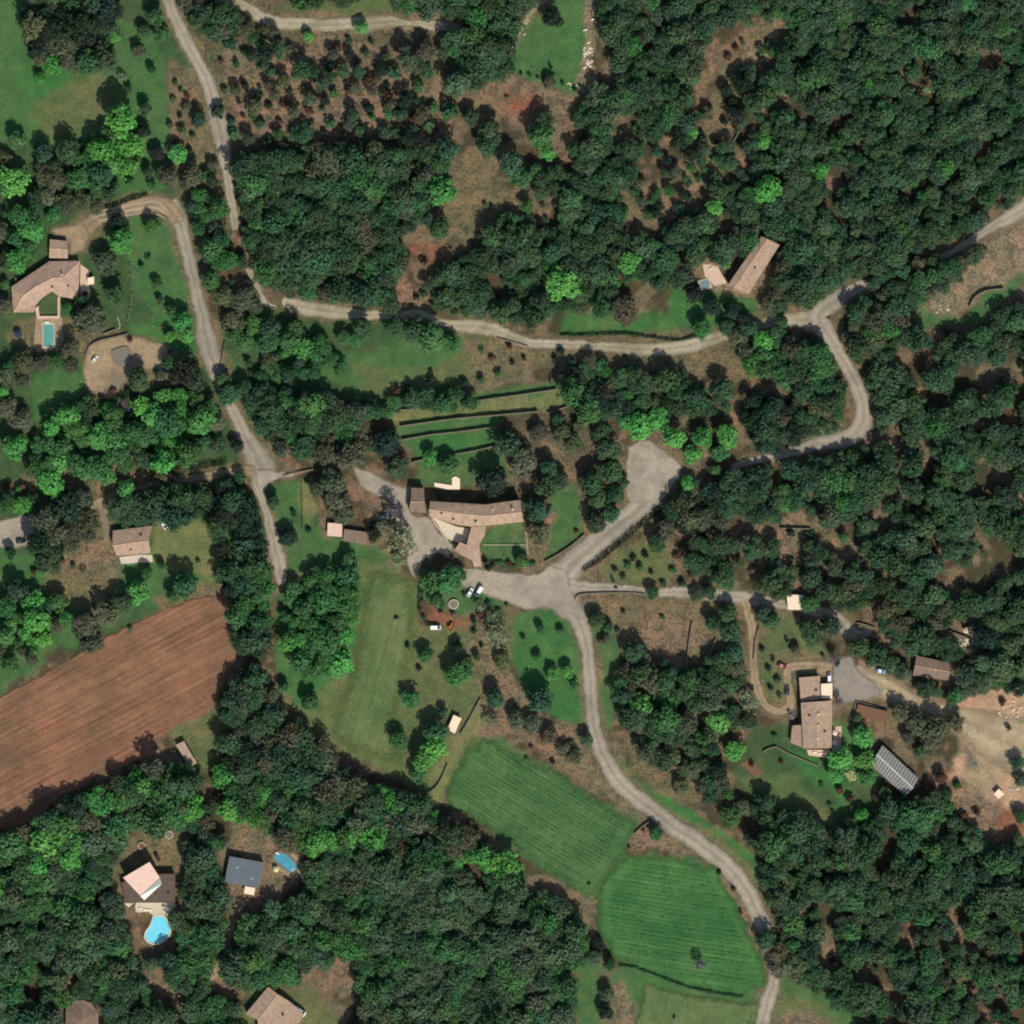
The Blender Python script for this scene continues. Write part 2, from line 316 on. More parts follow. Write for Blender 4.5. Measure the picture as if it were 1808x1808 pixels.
#@@GROUND
# ------------------------------------------------------------------ ground cover (what grows or lies where)
C = dict(ash=(104, 97, 88), grass=(66, 103, 60), lush=(60, 106, 58), dgrass=(58, 86, 52), dry=(112, 105, 78), olive=(90, 104, 66), dirt=(124, 110, 88), red=(130, 90, 70),
         sand=(162, 141, 114), scrub=(98, 92, 72), wood=(74, 68, 50), floor=(74, 64, 46), stony=(134, 122, 98), straw=(108, 114, 74), mown=(88, 106, 64))
COVER = [  # painted in order: (cover, softness px, polygon)
 ('dgrass', 8, '-200 -200 330 -200 380 200 340 330 330 420 360 620 430 830 400 1050 -200 1260'),
 ('scrub', 8, '330 -40 800 -40 820 180 760 290 420 300 380 180 310 60'),
 ('dirt', 10, '395 70 560 90 700 100 790 170 780 250 640 230 540 250 440 240 400 170'),
 ('dirt', 6, '560 60 640 80 700 90 650 140 560 110'),
 ('olive', 8, '480 10 700 -20 690 40 640 25 520 28'),
 ('dry', 8, '300 110 360 130 390 210 400 300 420 400 350 380 300 320 290 200'),
 ('grass', 6, '-40 -40 42 -40 55 60 48 130 90 150 170 118 215 120 300 240 300 330 230 350 160 330 140 255 60 262 -40 240'),
 ('grass', 6, '190 30 260 50 290 100 300 240 250 260 180 130'),
 ('olive', 14, '90 160 185 120 205 160 190 225 140 252 90 250 60 200'),
 ('lush', 8, '60 100 120 90 130 130 90 165 50 180 30 150'),
 ('grass', 5, '240 385 300 395 330 470 345 560 350 620 300 630 270 560 230 500 215 440 180 420'),
 ('dry', 8, '120 590 200 580 260 600 330 625 330 660 240 690 150 700 140 650'),
 ('dirt', 8, '160 600 225 595 300 615 300 645 230 660 200 700 150 690 145 640'),
 ('grass', 8, '60 660 140 650 150 700 90 760 60 740'),
 ('lush', 8, '230 570 340 560 350 620 290 620'),
 ('dry', 8, '20 565 150 560 150 600 120 620 60 625 10 600'),
 ('dry', 10, '170 790 260 820 300 850 170 880 60 840 60 820'),
 ('grass', 10, '-20 970 60 975 200 990 300 960 390 960 400 1040 300 1060 180 1110 60 1180 -20 1240'),
 ('dirt', 12, '130 960 200 940 215 1000 180 1040 130 1020 90 1010'),
 ('dry', 16, '60 1010 190 1000 210 1060 140 1090 70 1050'),
 ('straw', 8, '270 925 385 925 395 1020 300 1020 270 980'),
 ('dry', 10, '270 1060 400 1030 410 1050 300 1085'),
 ('dgrass', 6, '380 560 500 540 700 560 900 600 980 650 700 720 400 700'),
 ('grass', 10, '400 580 470 570 560 640 700 600 830 590 880 600 840 660 700 690 610 690 480 650'),
 ('olive', 8, '600 640 760 650 860 600 880 640 840 680 660 695'),
 ('dry', 8, '830 600 1000 610 1180 620 1350 610 1340 680 1150 650 980 650 900 680 820 690'),
 ('dry', 6, '410 700 440 700 480 790 500 830 460 830'),
 ('grass', 6, '400 640 430 660 470 740 470 780 440 740'),
 ('lush', 8, '990 545 1100 555 1230 560 1240 590 1190 598 1090 590 1000 590'),
 ('grass', 8, '660 700 820 700 1000 680 1020 715 900 735 870 790 900 840 830 860 740 860 720 800 700 760'),
 ('straw', 6, '815 718 1000 692 1015 712 940 724 820 742'),
 ('straw', 6, '660 735 760 722 810 715 815 740 700 752'),
 ('lush', 8, '740 770 860 765 870 785 760 820 720 800'),
 ('scrub', 8, '910 740 1000 730 1080 740 1060 800 1010 860 960 830 910 780'),
 ('dry', 6, '920 765 960 800 1000 850 1020 870 1000 800 960 760'),
 ('grass', 5, '975 870 1015 860 1030 900 1032 945 965 990 960 960 975 920'),
 ('grass', 4, '862 940 900 925 925 925 928 985 900 1000 860 990 850 965'),
 ('dry', 5, '930 960 970 950 965 990 935 1000'),
 ('grass', 8, '470 860 560 850 560 950 640 960 700 990 640 1010 520 1020 490 960'),
 ('straw', 6, '530 850 560 850 560 900 540 930 530 890'),
 ('mown', 8, '620 990 720 1005 745 1060 735 1150 725 1230 715 1320 728 1385 660 1355 590 1330 540 1290 520 1240 580 1190 620 1100'),
 ('lush', 10, '500 1030 640 1010 630 1120 600 1200 520 1250 480 1200'),
 ('dry', 8, '470 1180 500 1230 560 1290 600 1330 580 1340 500 1290 460 1220'),
 ('olive', 8, '735 1100 880 1080 920 1100 900 1200 850 1240 800 1300 740 1400 715 1380 720 1250'),
 ('red', 14, '755 1070 800 1085 850 1090 880 1080 870 1115 780 1112 745 1090'),
 ('dirt', 14, '810 1110 900 1100 900 1160 860 1230 830 1240 830 1160'),
 ('grass', 6, '740 1000 860 1040 900 1070 860 1085 770 1080 740 1060'),
 ('lush', 4, '912 1092 950 1073 992 1085 1017 1110 1030 1180 1034 1290 985 1275 930 1228 905 1160'),
 ('grass', 6, '1045 1100 1085 1090 1095 1200 1080 1290 1058 1290 1052 1180'),
 ('dirt', 6, '860 1190 900 1180 960 1270 1040 1310 1050 1340 1110 1380 1140 1420 1180 1450 1165 1480 1200 1500 1100 1500 1090 1480 1130 1450 1060 1405 1000 1360 920 1310 850 1290'),
 ('dry', 8, '960 1340 1050 1350 1100 1400 1040 1400'),
 ('straw', 8, '740 1390 800 1300 850 1240 870 1270 830 1320 790 1400 760 1430'),
 ('lush', 6, '1085 1330 1130 1380 1200 1420 1270 1470 1330 1510 1345 1560 1345 1600 1320 1560 1280 1510 1200 1450 1130 1410 1090 1370'),
 ('dry', 8, '1100 1300 1200 1320 1260 1420 1200 1420 1120 1370'),
 ('dirt', 6, '1250 1530 1290 1550 1330 1630 1350 1660 1320 1650 1290 1590'),
 ('dirt', 6, '1020 1600 1060 1560 1050 1590 1050 1640 1075 1700 1060 1720 1040 1660'),
 ('grass', 8, '1015 1690 1060 1690 1075 1720 1060 1820 1010 1820'),
 ('grass', 8, '1080 1700 1350 1760 1370 1720 1480 1760 1530 1820 1080 1820'),
 ('dirt', 8, '1090 1740 1110 1740 1120 1820 1085 1820'),
 ('olive', 14, '1360 1740 1450 1770 1500 1820 1340 1820'),
 ('dirt', 12, '1380 1790 1460 1800 1470 1830 1370 1830'),
 ('dry', 8, '1020 1010 1160 940 1220 1000 1180 1040 1030 1040'),
 ('olive', 10, '1060 1000 1140 960 1200 1010 1180 1030 1060 1030'),
 ('dirt', 6, '1170 930 1290 930 1440 918 1460 940 1530 970 1560 1000 1620 1030 1720 1060 1760 1130 1720 1130 1600 1060 1500 1020 1400 1000 1340 1000 1300 960 1200 950'),
 ('dry', 8, '1020 1055 1150 1052 1290 1060 1310 1170 1250 1180 1120 1140 1060 1100'),
 ('dirt', 12, '1130 1100 1200 1090 1250 1130 1200 1170 1130 1140'),
 ('olive', 8, '1340 1070 1440 1120 1500 1180 1480 1200 1400 1190 1390 1260 1350 1250 1330 1160'),
 ('dry', 6, '1350 1150 1480 1160 1490 1190 1400 1190 1370 1190'),
 ('dgrass', 8, '1380 1270 1420 1320 1500 1360 1560 1440 1500 1470 1420 1460 1330 1420 1290 1360 1330 1290'),
 ('lush', 10, '1390 1330 1450 1345 1520 1430 1500 1440 1400 1360'),
 ('olive', 10, '1300 1370 1380 1370 1470 1440 1490 1475 1440 1470 1380 1420 1340 1400'),
 ('lush', 8, '1480 1270 1540 1300 1560 1400 1520 1400 1450 1350'),
 ('dry', 8, '1500 1230 1580 1240 1600 1290 1550 1300 1500 1280'),
 ('sand', 10, '1680 1250 1740 1210 1820 1200 1820 1470 1780 1490 1720 1460 1700 1410 1660 1380 1690 1330 1680 1290'),
 ('ash', 10, '1692 1318 1715 1306 1745 1318 1748 1342 1728 1356 1702 1346'),
 ('dirt', 10, '1640 1370 1700 1370 1760 1430 1790 1490 1740 1490 1700 1440 1640 1400'),
 ('red', 10, '1750 1420 1800 1430 1820 1480 1770 1480'),
 ('dirt', 8, '1300 60 1350 30 1410 40 1360 100 1310 200 1275 300 1230 335 1180 390 1110 400 1100 345 1200 320 1240 260 1250 170 1290 120'),
 ('dry', 8, '1300 70 1350 40 1395 50 1350 110 1300 200 1270 280 1200 340 1130 390 1115 350 1210 310 1245 250 1260 170'),
 ('stony', 8, '1290 130 1340 70 1350 100 1310 150'),
 ('dry', 8, '1100 340 1140 330 1170 380 1150 420 1120 430'),
 ('red', 8, '1680 290 1750 240 1760 255 1700 300 1640 335'),
 ('dirt', 6, '1480 520 1560 500 1680 440 1800 370 1830 400 1740 450 1660 520 1700 560 1820 500 1820 530 1700 590 1640 560 1560 570'),
 ('stony', 8, '1650 520 1720 460 1820 400 1820 480 1750 510 1700 550 1660 560'),
 ('grass', 8, '1620 550 1700 560 1760 505 1820 480 1820 500 1740 570 1600 580'),
 ('lush', 10, '905 85 930 20 960 -20 1045 -20 1040 60 1030 150 1000 165 960 152 905 130 890 100'),
 ('grass', 6, '905 85 930 20 960 -20 1030 -20 1025 60 1025 140 1000 160 960 150 905 125'),
 ('stony', 6, '900 70 935 5 975 -20 940 30 905 85'),
 ('stony', 6, '1030 -20 1060 -20 1050 60 1050 160 1015 165 1030 90'),
 ('dirt', 10, '800 160 890 120 960 160 1010 170 1020 250 985 280 960 300 940 260 900 220 860 200 810 180'),
 ('dry', 14, '800 170 880 160 930 180 900 215 830 195'),
 ('red', 14, '885 160 960 165 955 200 910 215'),
 ('dry', 10, '790 270 850 260 880 330 950 340 930 370 880 380 860 430 820 420 780 370 780 300'),
 ('dirt', 10, '750 380 790 370 790 410 800 430 800 460 740 440 720 410'),
 ('red', 8, '740 430 800 440 800 460 760 470 720 450'),
 ('dirt', 6, '700 500 760 510 760 550 690 550'),
 ('dirt', 8, '760 60 790 60 780 170 770 170'),
 ('stony', 8, '470 30 530 30 680 30 820 40 820 60 700 60 480 55'),
 ('stony', 6, '1235 460 1275 465 1285 500 1320 515 1300 530 1240 510'),
 ('lush', 8, '1190 510 1250 520 1340 525 1350 575 1240 590 1180 560'),
 ('dirt', 8, '1300 700 1330 730 1310 750 1270 700'),
 ('dirt', 10, '1400 760 1480 740 1500 770 1420 790'),
 ('dry', 10, '200 1495 300 1465 345 1480 330 1560 320 1620 240 1625 195 1590'),
 ('dirt', 8, '440 1460 480 1490 540 1510 530 1550 480 1600 430 1620 390 1730 365 1735 390 1640 395 1590 390 1500'),
 ('dirt', 8, '225 1680 260 1700 330 1760 345 1810 310 1815 260 1740 228 1720'),
 ('dirt', 8, '590 1690 620 1690 635 1745 600 1755'), ('olive', 12, '430 1740 480 1728 540 1745 580 1790 600 1830 430 1830'),
 ('olive', 8, '310 1270 380 1250 400 1350 350 1360 300 1320'),
 ('dirt', 8, '1455 1640 1475 1650 1480 1690 1530 1720 1600 1750 1610 1770 1540 1760 1480 1720 1440 1700'),
 ('dry', 8, '30 840 80 830 60 870 0 870'),
]
RES = 2.5; X0, X1 = -60, 1868
gx = np.arange(X0, X1 + RES, RES); GN = len(gx)
PX, PY = np.meshgrid(gx, gx)                # PX[row, col]; row follows py
def warp(X, Y, a):
    return (X + a * (N1(X, Y, 9) - 0.5) * 1.2 + a * (N1(X, Y, 34) - 0.5) * 2.2, Y + a * (N2(X, Y, 9) - 0.5) * 1.2 + a * (N2(X, Y, 34) - 0.5) * 2.2)
def blur(a, k):
    for ax in (0, 1):
        b = a.copy()
        for d in range(1, k + 1): b += np.roll(a, d, ax) + np.roll(a, -d, ax)
        a = b / (2 * k + 1)
    return a
rgb = np.zeros((GN, GN, 3)); rgb[:] = lin(C['wood']); tuft = np.full((GN, GN), 0.5)
TUFT = dict(ash=.5, scrub=.8, dirt=.7, dry=.6, stony=.6, olive=.25, straw=.15, wood=.6, red=.45, grass=.06, lush=.03, dgrass=.2, sand=.12, mown=.05, floor=.6)
mixn = np.clip((N3(PX, PY, 30) * 0.6 + N4(PX, PY, 11) * 0.4 - 0.42) * 5, 0, 1)
rgb = rgb * (1 - mixn[..., None]) + np.array(lin(C['dirt'])) * mixn[..., None] * 0.8 + rgb * 0.2 * mixn[..., None]
def paint(cover, soft, poly, strength=1.0):
    global rgb
    xs = [p[0] for p in poly]; ys = [p[1] for p in poly]; mg = 30
    c0 = max(0, int((min(xs) - mg - X0) / RES)); c1 = min(GN, int((max(xs) + mg - X0) / RES) + 1)
    r0 = max(0, int((min(ys) - mg - X0) / RES)); r1 = min(GN, int((max(ys) + mg - X0) / RES) + 1)
    if c1 - c0 < 2 or r1 - r0 < 2: return
    wx, wy = warp(PX[r0:r1, c0:c1], PY[r0:r1, c0:c1], soft * 1.1)
    m = blur(inpoly(wx, wy, poly).astype(float), max(1, int(soft / 4))) * strength
    n = 0.85 + 0.15 * N3(PX[r0:r1, c0:c1], PY[r0:r1, c0:c1], 14)
    m = (m * n)[..., None]
    rgb[r0:r1, c0:c1] = rgb[r0:r1, c0:c1] * (1 - m) + np.array(lin(C[cover])) * m
    tuft[r0:r1, c0:c1] = tuft[r0:r1, c0:c1] * (1 - m[..., 0]) + TUFT[cover] * m[..., 0]
for cov, soft, s in COVER: paint(cov, soft, P(s))

# ------------------------------------------------------------------ roads
ROADS = [  # name, label, material, width factor, centre line "x y width"
 ('gravel_lane', 'lane', '285 -30 22 308 30 24 335 85 24 362 135 24 376 180 28 388 225 36 395 262 26 400 310 15 408 350 17 414 385 18 415 408 14'),
 ('gravel_lane', 'lane', '300 352 30 318 395 28 333 455 24 345 510 24 358 560 26 366 600 40 377 640 36 395 690 22 415 735 24 435 775 32 452 805 48 464 832 52 458 856 30 463 880 14 477 930 20 489 980 28 496 1012 26 496 1036 14'),
 ('driveway', 'yard', '312 395 30 304 372 30 280 360 32 245 362 32 205 374 32 170 390 32 140 412 44 128 432 40'),
 ('limestone_track', 'track', '438 470 10 452 500 12 466 532 10 488 545 8'),
 ('limestone_track', 'track', '496 528 8 515 538 24 545 545 28 600 551 26 650 556 20 700 556 16 745 554 12 785 572 16 830 577 26 875 584 26 925 603 20 1000 609 18 1080 613 20 1150 617 24 1205 612 28 1245 602 26 1290 588 20 1345 572 22 1400 565 26 1435 566 40'),
 ('hill_road', 'lane', '1830 352 40 1800 375 32 1760 396 20 1725 418 18 1690 440 12 1650 458 9 1560 492 12 1500 515 28 1465 540 36 1445 560 44 1462 590 32 1480 622 28 1500 655 26 1516 690 26 1525 722 30 1520 755 36 1495 775 34 1440 785 24 1390 800 18 1340 812 15 1290 826 12'),
 ('village_road', 'lane', '1180 850 20 1160 868 34 1135 890 42 1095 925 42 1050 962 44 1010 1000 52 985 1030 64 1000 1065 54 1020 1092 36 1034 1130 27 1041 1180 25 1044 1240 25 1050 1290 27 1068 1340 29 1098 1385 33 1145 1425 32 1190 1459 34 1240 1493 34 1280 1525 34 1310 1560 34 1334 1602 32 1350 1640 30 1365 1685 26 1369 1720 24 1357 1765 28 1338 1830 32'),
 ('access_road', 'lane', '1000 1035 30 1050 1037 18 1110 1039 15 1160 1046 16 1215 1046 24 1270 1050 24 1310 1056 26 1380 1066 20 1440 1078 26 1480 1098 34 1510 1120 24 1540 1112 8'),
 ('garden_drive', 'yard', '1318 1060 20 1328 1110 18 1330 1160 17 1334 1208 17 1350 1243 16 1376 1256 16 1396 1245 20 1392 1210 16 1395 1180 20 1430 1178 24 1470 1182 30'),
 ('upper_track', 'track', '370 -15 20 425 8 22 470 34 22 520 42 24 600 43 24 655 40 28 690 38 22 720 40 10 760 44 16 800 49 18 825 54 8'),
 ('sandy_drive', 'sand', '1505 1185 34 1560 1212 36 1620 1240 28 1680 1262 34 1725 1285 70 1780 1310 100 1830 1330 120'),
 ('dirt_path', 'yard', '430 1590 26 416 1610 12 405 1650 12 392 1690 18 382 1715 14 368 1738 8'),
 ('garden_path', 'track', '900 92 7 918 55 9 938 22 10 962 2 10 990 -15 10'),
 ('hedge_lane', 'yard', '60 938 18 110 915 14 180 884 14 230 866 12 290 850 12 335 845 14 385 838 20 430 832 20 452 832 20'),
 ('dirt_path', 'yard', '178 878 22 182 905 18 186 935 12 190 960 8'),
]
YARDS = [
 ('farm_courtyard', 'lane', '622 822 640 828 672 842 712 862 726 858 724 905 760 914 775 940 800 962 790 985 768 976 745 992 733 1022 722 1000 716 960 700 930 690 890 655 870 632 850'),
 ('village_junction', 'lane', '790 995 812 1000 850 1004 900 1012 950 1012 975 1000 1000 1010 1010 1050 1040 1095 1010 1086 960 1074 930 1076 900 1064 850 1048 815 1032'),
 ('house_forecourt', 'asphalt', '1470 1178 1488 1160 1502 1158 1516 1180 1540 1205 1562 1218 1548 1232 1512 1240 1474 1242'),
 ('road_spur', 'lane', '-20 924 30 914 60 908 68 925 56 958 30 966 -20 962'),
 ('villa_forecourt', 'yard', '92 405 110 398 150 396 158 420 152 438 140 448 121 448 120 420 96 418'),
 ('lay_by', 'lane', '1108 788 1140 776 1180 802 1204 826 1192 856 1172 880 1150 886 1112 886 1104 860 1106 820'),
 ('villa_yard', 'yard', '158 604 190 596 225 592 262 600 300 614 322 640 296 652 262 654 232 664 212 690 190 704 158 690 146 664 148 630'),
 ('verge_lane', 'lane', '452 826 490 832 520 832 550 828 500 845 470 852 452 860'),
]
woodmask_block = np.zeros((GN, GN), bool)
ZL = [0.02]
def nextz():
    ZL[0] += 0.014; return ZL[0]
def block(poly, grow=0):
    xs = [p[0] for p in poly]; ys = [p[1] for p in poly]
    c0 = max(0, int((min(xs) - 20 - X0) / RES)); c1 = min(GN, int((max(xs) + 20 - X0) / RES) + 1)
    r0 = max(0, int((min(ys) - 20 - X0) / RES)); r1 = min(GN, int((max(ys) + 20 - X0) / RES) + 1)
    if c1 - c0 < 2 or r1 - r0 < 2: return
    m = inpoly(PX[r0:r1, c0:c1], PY[r0:r1, c0:c1], poly)
    if grow: m = blur(m.astype(float), grow) > 0.08
    woodmask_block[r0:r1, c0:c1] |= m
def wobble(p, a=2.2):
    x, y = p
    return (x + float(N1(x, y, 7) - 0.5) * a * 2 + float(N3(x, y, 19) - 0.5) * a * 1.5, y + float(N2(x, y, 7) - 0.5) * a * 2 + float(N4(x, y, 19) - 0.5) * a * 1.5)
def sheet(name, poly, mat, kind='structure', z=None, wob=2.2, dens=8, paintc=None, growpaint=10, blk=True, parent=None, soft=0.0):
    pts = []
    n = len(poly)
    for i in range(n):
        a, b = np.array(poly[i]), np.array(poly[(i + 1) % n]); k = max(1, int(np.linalg.norm(b - a) / dens))
        for j in range(k): pts.append(tuple(a + (b - a) * j / k))
    if wob: pts = [wobble(p, wob) for p in pts]
    zz = z if z is not None else nextz()
    if soft:                                 # a grid clipped to the outline, thinning out over the last metres
        q = np.array(pts); cell_ = 2.6 if len(pts) < 130 else 4.5
        xs = np.arange(q[:, 0].min() - 4, q[:, 0].max() + 8, cell_); ys = np.arange(q[:, 1].min() - 4, q[:, 1].max() + 8, cell_)
        XX, YY = np.meshgrid(xs, ys); ins = inpoly(XX, YY, pts); fx, fy = XX.ravel(), YY.ravel(); dist = np.full(fx.shape, 1e9)
        for i in range(len(q)):
            a, d = q[i], q[(i + 1) % len(q)] - q[i]; L2 = float(d @ d) + 1e-9
            t = np.clip(((fx - a[0]) * d[0] + (fy - a[1]) * d[1]) / L2, 0, 1)
            dist = np.minimum(dist, np.hypot(fx - a[0] - t * d[0], fy - a[1] - t * d[1]))
        sd = np.where(ins.ravel(), dist, -dist) * S; ev = np.clip(0.3 + 0.7 * sd / soft, 0, 1)
        nc = len(xs); keep = (sd > -1.0).reshape(XX.shape); r_, c_ = np.nonzero(keep[:-1, :-1] & keep[1:, :-1] & keep[:-1, 1:] & keep[1:, 1:]); b_ = r_ * nc + c_
        quads = np.stack([b_ + nc, b_ + nc + 1, b_ + 1, b_], 1); used, inv = np.unique(quads.ravel(), return_inverse=True)
        vv = np.stack([(fx[used] - 904) * S, (904 - fy[used]) * S, np.full(len(used), zz)], 1)
        me = np_mesh(name, vv, inv.reshape(-1, 4), mat); at_ = me.attributes.new('edge', 'FLOAT', 'POINT'); at_.data.foreach_set('value', ev[used].astype(np.float32))
        o = link(name, me, parent)
        if kind: o['kind'] = kind
        if blk: block(poly, 1)
        return o
    bm = bmesh.new()
    vs = [bm.verts.new(W(x, y, zz)) for x, y in pts]
    f = bm.faces.new(vs); f.normal_update()
    if f.normal.z < 0: f.normal_flip()
    bmesh.ops.triangulate(bm, faces=bm.faces[:])
    o = bm_obj(name, bm, mat, parent)
    if kind: o['kind'] = kind
    if blk: block(poly, 1)
    return o
def smooth_poly(s, step=7):
    p = P(s); sp = spline(p + [p[0]], step); return [tuple(q[:2]) for q in sp[:-1]]
for nm, mt, s in ROADS:
    pts = P3(s); L, R = strip_poly(pts)
    L = [wobble(p, 2.0) for p in L]; R = [wobble(p, 2.0) for p in R]; z = nextz()
    bm = bmesh.new()
    def lerp(q): return [(a[0] + (b[0] - a[0]) * q, a[1] + (b[1] - a[1]) * q) for a, b in zip(L, R)]
    rows = [[bm.verts.new(W(x, y, z)) for x, y in q] for q in (lerp(-.06), lerp(.2), lerp(.5), lerp(.8), lerp(1.06))]
    for i in range(len(L) - 1):
        for a, b in ((0, 1), (1, 2), (2, 3), (3, 4)):
            bm.faces.new((rows[a][i], rows[a][i + 1], rows[b][i + 1], rows[b][i]))
    for f in bm.faces:
        f.normal_update()
        if f.normal.z < 0: f.normal_flip()
    nl = len(L); ev = [0.0] * nl + [1.0] * nl * 3 + [0.0] * nl
    for q in range(5): ev[q * nl] = ev[q * nl + nl - 1] = 0.0
    o = bm_obj(nm, bm, M[mt + '_soft']); o['kind'] = 'structure'
    at_ = o.data.attributes.new('edge', 'FLOAT', 'POINT'); at_.data.foreach_set('value', ev)
    at_ = o.data.attributes.new('across', 'FLOAT', 'POINT'); at_.data.foreach_set('value', [0.02] * nl + [.2] * nl + [.5] * nl + [.8] * nl + [.98] * nl)
    wide = [(p[0], p[1], p[2] + 14) for p in pts]; l2, r2 = strip_poly(wide)
    paint('dry' if mt != 'sand' else 'sand', 6, l2 + r2[::-1], 0.75)
    wide = [(p[0], p[1], p[2] + (16 if nm in ('gravel_lane', 'village_road') else 5)) for p in pts] if nm != 'hedge_lane' else [(p[0], p[1], 4) for p in pts]; l2, r2 = strip_poly(wide); block(l2 + r2[::-1], 1)
for nm, mt, s in YARDS:
    pl = smooth_poly(s); sheet(nm, pl, M[mt + '_soft'], soft=2.2 if mt in ('asphalt', 'yard') else 1.3); paint('dry', 8, pl, 0.8)

# fields
PLOUGH = P('-60 1272 0 1232 60 1200 100 1178 180 1130 260 1090 330 1060 398 1048 410 1060 410 1120 420 1160 402 1190 386 1235 368 1258 320 1277 282 1308 268 1335 210 1355 165 1372 158 1384 112 1405 60 1452 0 1466 -60 1480')
VINE_A = P('850 1303 872 1310 930 1340 980 1360 1030 1395 1080 1430 1132 1456 1112 1480 1086 1530 1052 1578 1030 1580 980 1550 920 1510 870 1470 830 1440 797 1422 785 1405 800 1370 825 1322')
VINE_B = P('1100 1512 1160 1508 1200 1514 1262 1532 1290 1585 1318 1640 1345 1690 1356 1720 1345 1748 1310 1758 1220 1742 1150 1718 1092 1700 1066 1660 1052 1602 1066 1560')
M['plough'] = field_mat('ploughed_soil', (104, 72, 55), (142, 110, 84), math.radians(28), 2.6, depth=0.12, wob=0.5, contrast=(0.3, 0.8), fine=(0.8, 1.2), bmp=0.12)
M['vineA'] = field_mat('vineyard_grass_upper', (58, 96, 54), (84, 116, 68), math.radians(-31), 1.82, depth=0.0, wob=0.8, contrast=(0.3, 0.72), bmp=0.02)
M['vineB'] = field_mat('vineyard_grass_lower', (50, 96, 52), (76, 118, 64), math.radians(-9), 1.9, depth=0.0, wob=0.8, contrast=(0.3, 0.72), bmp=0.02)
M['mown'] = field_mat('mown_meadow', (82, 101, 62), (100, 116, 72), math.radians(76), 2.6, depth=0.04, wob=3, contrast=(0.3, 0.75), bmp=0.2)
for k_ in ('plough', 'vineA', 'vineB', 'mown'): soften(M[k_])
sheet('ploughed_field', PLOUGH, M['plough'], wob=2.5, soft=0.7)
sheet('upper_vineyard_ground', VINE_A, M['vineA'], wob=6, soft=4); sheet('lower_vineyard_ground', VINE_B, M['vineB'], wob=6, soft=4)
sheet('mown_meadow', smooth_poly('648 1012 712 1018 728 1060 730 1120 712 1210 700 1290 712 1350 680 1345 610 1318 590 1285 612 1210 636 1120'), M['mown'], wob=6, soft=7)
LOWF = P('1140 1735 1220 1758 1310 1772 1340 1768 1328 1830 1120 1830'); sheet('hay_meadow', LOWF, M['mown'], wob=3, soft=2.5)
paint('dirt', 5, PLOUGH); paint('grass', 8, VINE_A); paint('grass', 8, VINE_B)

# ground sheet out to the horizon
far = np.array([-9000, -5000, -2500, -1200, -700.]); ax = np.concatenate([far, (gx - 904) * S, -far[::-1]])
nx = len(ax); GX, GY = np.meshgrid(ax, ax)
verts = np.stack([GX.ravel(), GY.ravel(), np.zeros(nx * nx)], 1)
i = np.arange(nx - 1); I, J = np.meshgrid(i, i); a = (J * nx + I).ravel()
gm = np_mesh('ground', verts, np.stack([a, a + 1, a + nx + 1, a + nx], 1), M['ground'])
full = np.zeros((nx, nx, 4)); full[..., 3] = 1
idx = np.clip(np.arange(nx) - 5, 0, GN - 1)
core = rgb[::-1]                             # world y grows upwards
full[..., :3] = core[idx][:, idx]
outm = np.zeros((nx, nx), bool); outm[:5] = outm[-5:] = True; outm[:, :5] = outm[:, -5:] = True
full[outm, :3] = lin(C['wood'])
ca = gm.color_attributes.new('cover', 'FLOAT_COLOR', 'POINT'); ca.data.foreach_set('color', full.ravel().astype(np.float32))
tf = np.full((nx, nx), .5); tf[:] = tuft[::-1][idx][:, idx]
ta = gm.attributes.new('tufts', 'FLOAT', 'POINT'); ta.data.foreach_set('value', tf.ravel().astype(np.float32))
go = link('ground', gm); go['kind'] = 'structure'

#@@TREES
# ------------------------------------------------------------------ foliage
def leaf_cloud(r, lobes, n, size, seed, zs=0.85, base=0.0, fill=0.25):
    """n leaf clumps spread over and inside a few lobes; radius about 1"""
    g = np.random.default_rng(seed); cs = []
    for k in range(lobes):
        if k == 0: cs.append((0, 0, 0.15, 0.58))
        else:
            a = k * 2.399 + g.random() * 0.8; d = (0.3 + 0.38 * g.random()); rr = 0.24 + 0.2 * g.random()
            cs.append((math.cos(a) * d, math.sin(a) * d, g.uniform(-0.3, 0.5) * (1.1 - d), rr))
    cs = np.array(cs); w = cs[:, 3] ** 2; w /= w.sum()
    pick = g.choice(len(cs), n, p=w); v = g.normal(size=(n, 3)); v /= np.linalg.norm(v, axis=1)[:, None]
    v[:, 2] = np.where(v[:, 2] < -0.45, -v[:, 2], v[:, 2])
    rad = np.where(g.random(n) < fill, g.random(n) ** 0.5, 0.86 + 0.2 * g.random(n))
    p = cs[pick, :3] + v * (cs[pick, 3] * rad)[:, None]
    nrm = v * 0.8 + g.normal(size=(n, 3)) * 0.42 + np.array([0, 0, 0.4]); nrm /= np.linalg.norm(nrm, axis=1)[:, None]
    t = np.cross(nrm, g.normal(size=(n, 3))); t /= np.linalg.norm(t, axis=1)[:, None]; b = np.cross(nrm, t)
    s = size * g.uniform(0.6, 1.35, n)[:, None]
    p[:, 2] *= zs
    quad = np.stack([p - t * s - b * s * 0.6, p + t * s * 0.7 - b * s, p + t * s + b * s * 0.7, p - t * s * 0.6 + b * s], 1)
    quad[:, 2] += nrm * s * 0.25
    lobe_sh = g.uniform(0.9, 1.1, len(cs))
    sh = g.uniform(0.8, 1.2, n) * lobe_sh[pick]
    quad[..., 2] += base
    return quad.reshape(-1, 3), np.repeat(sh, 4)
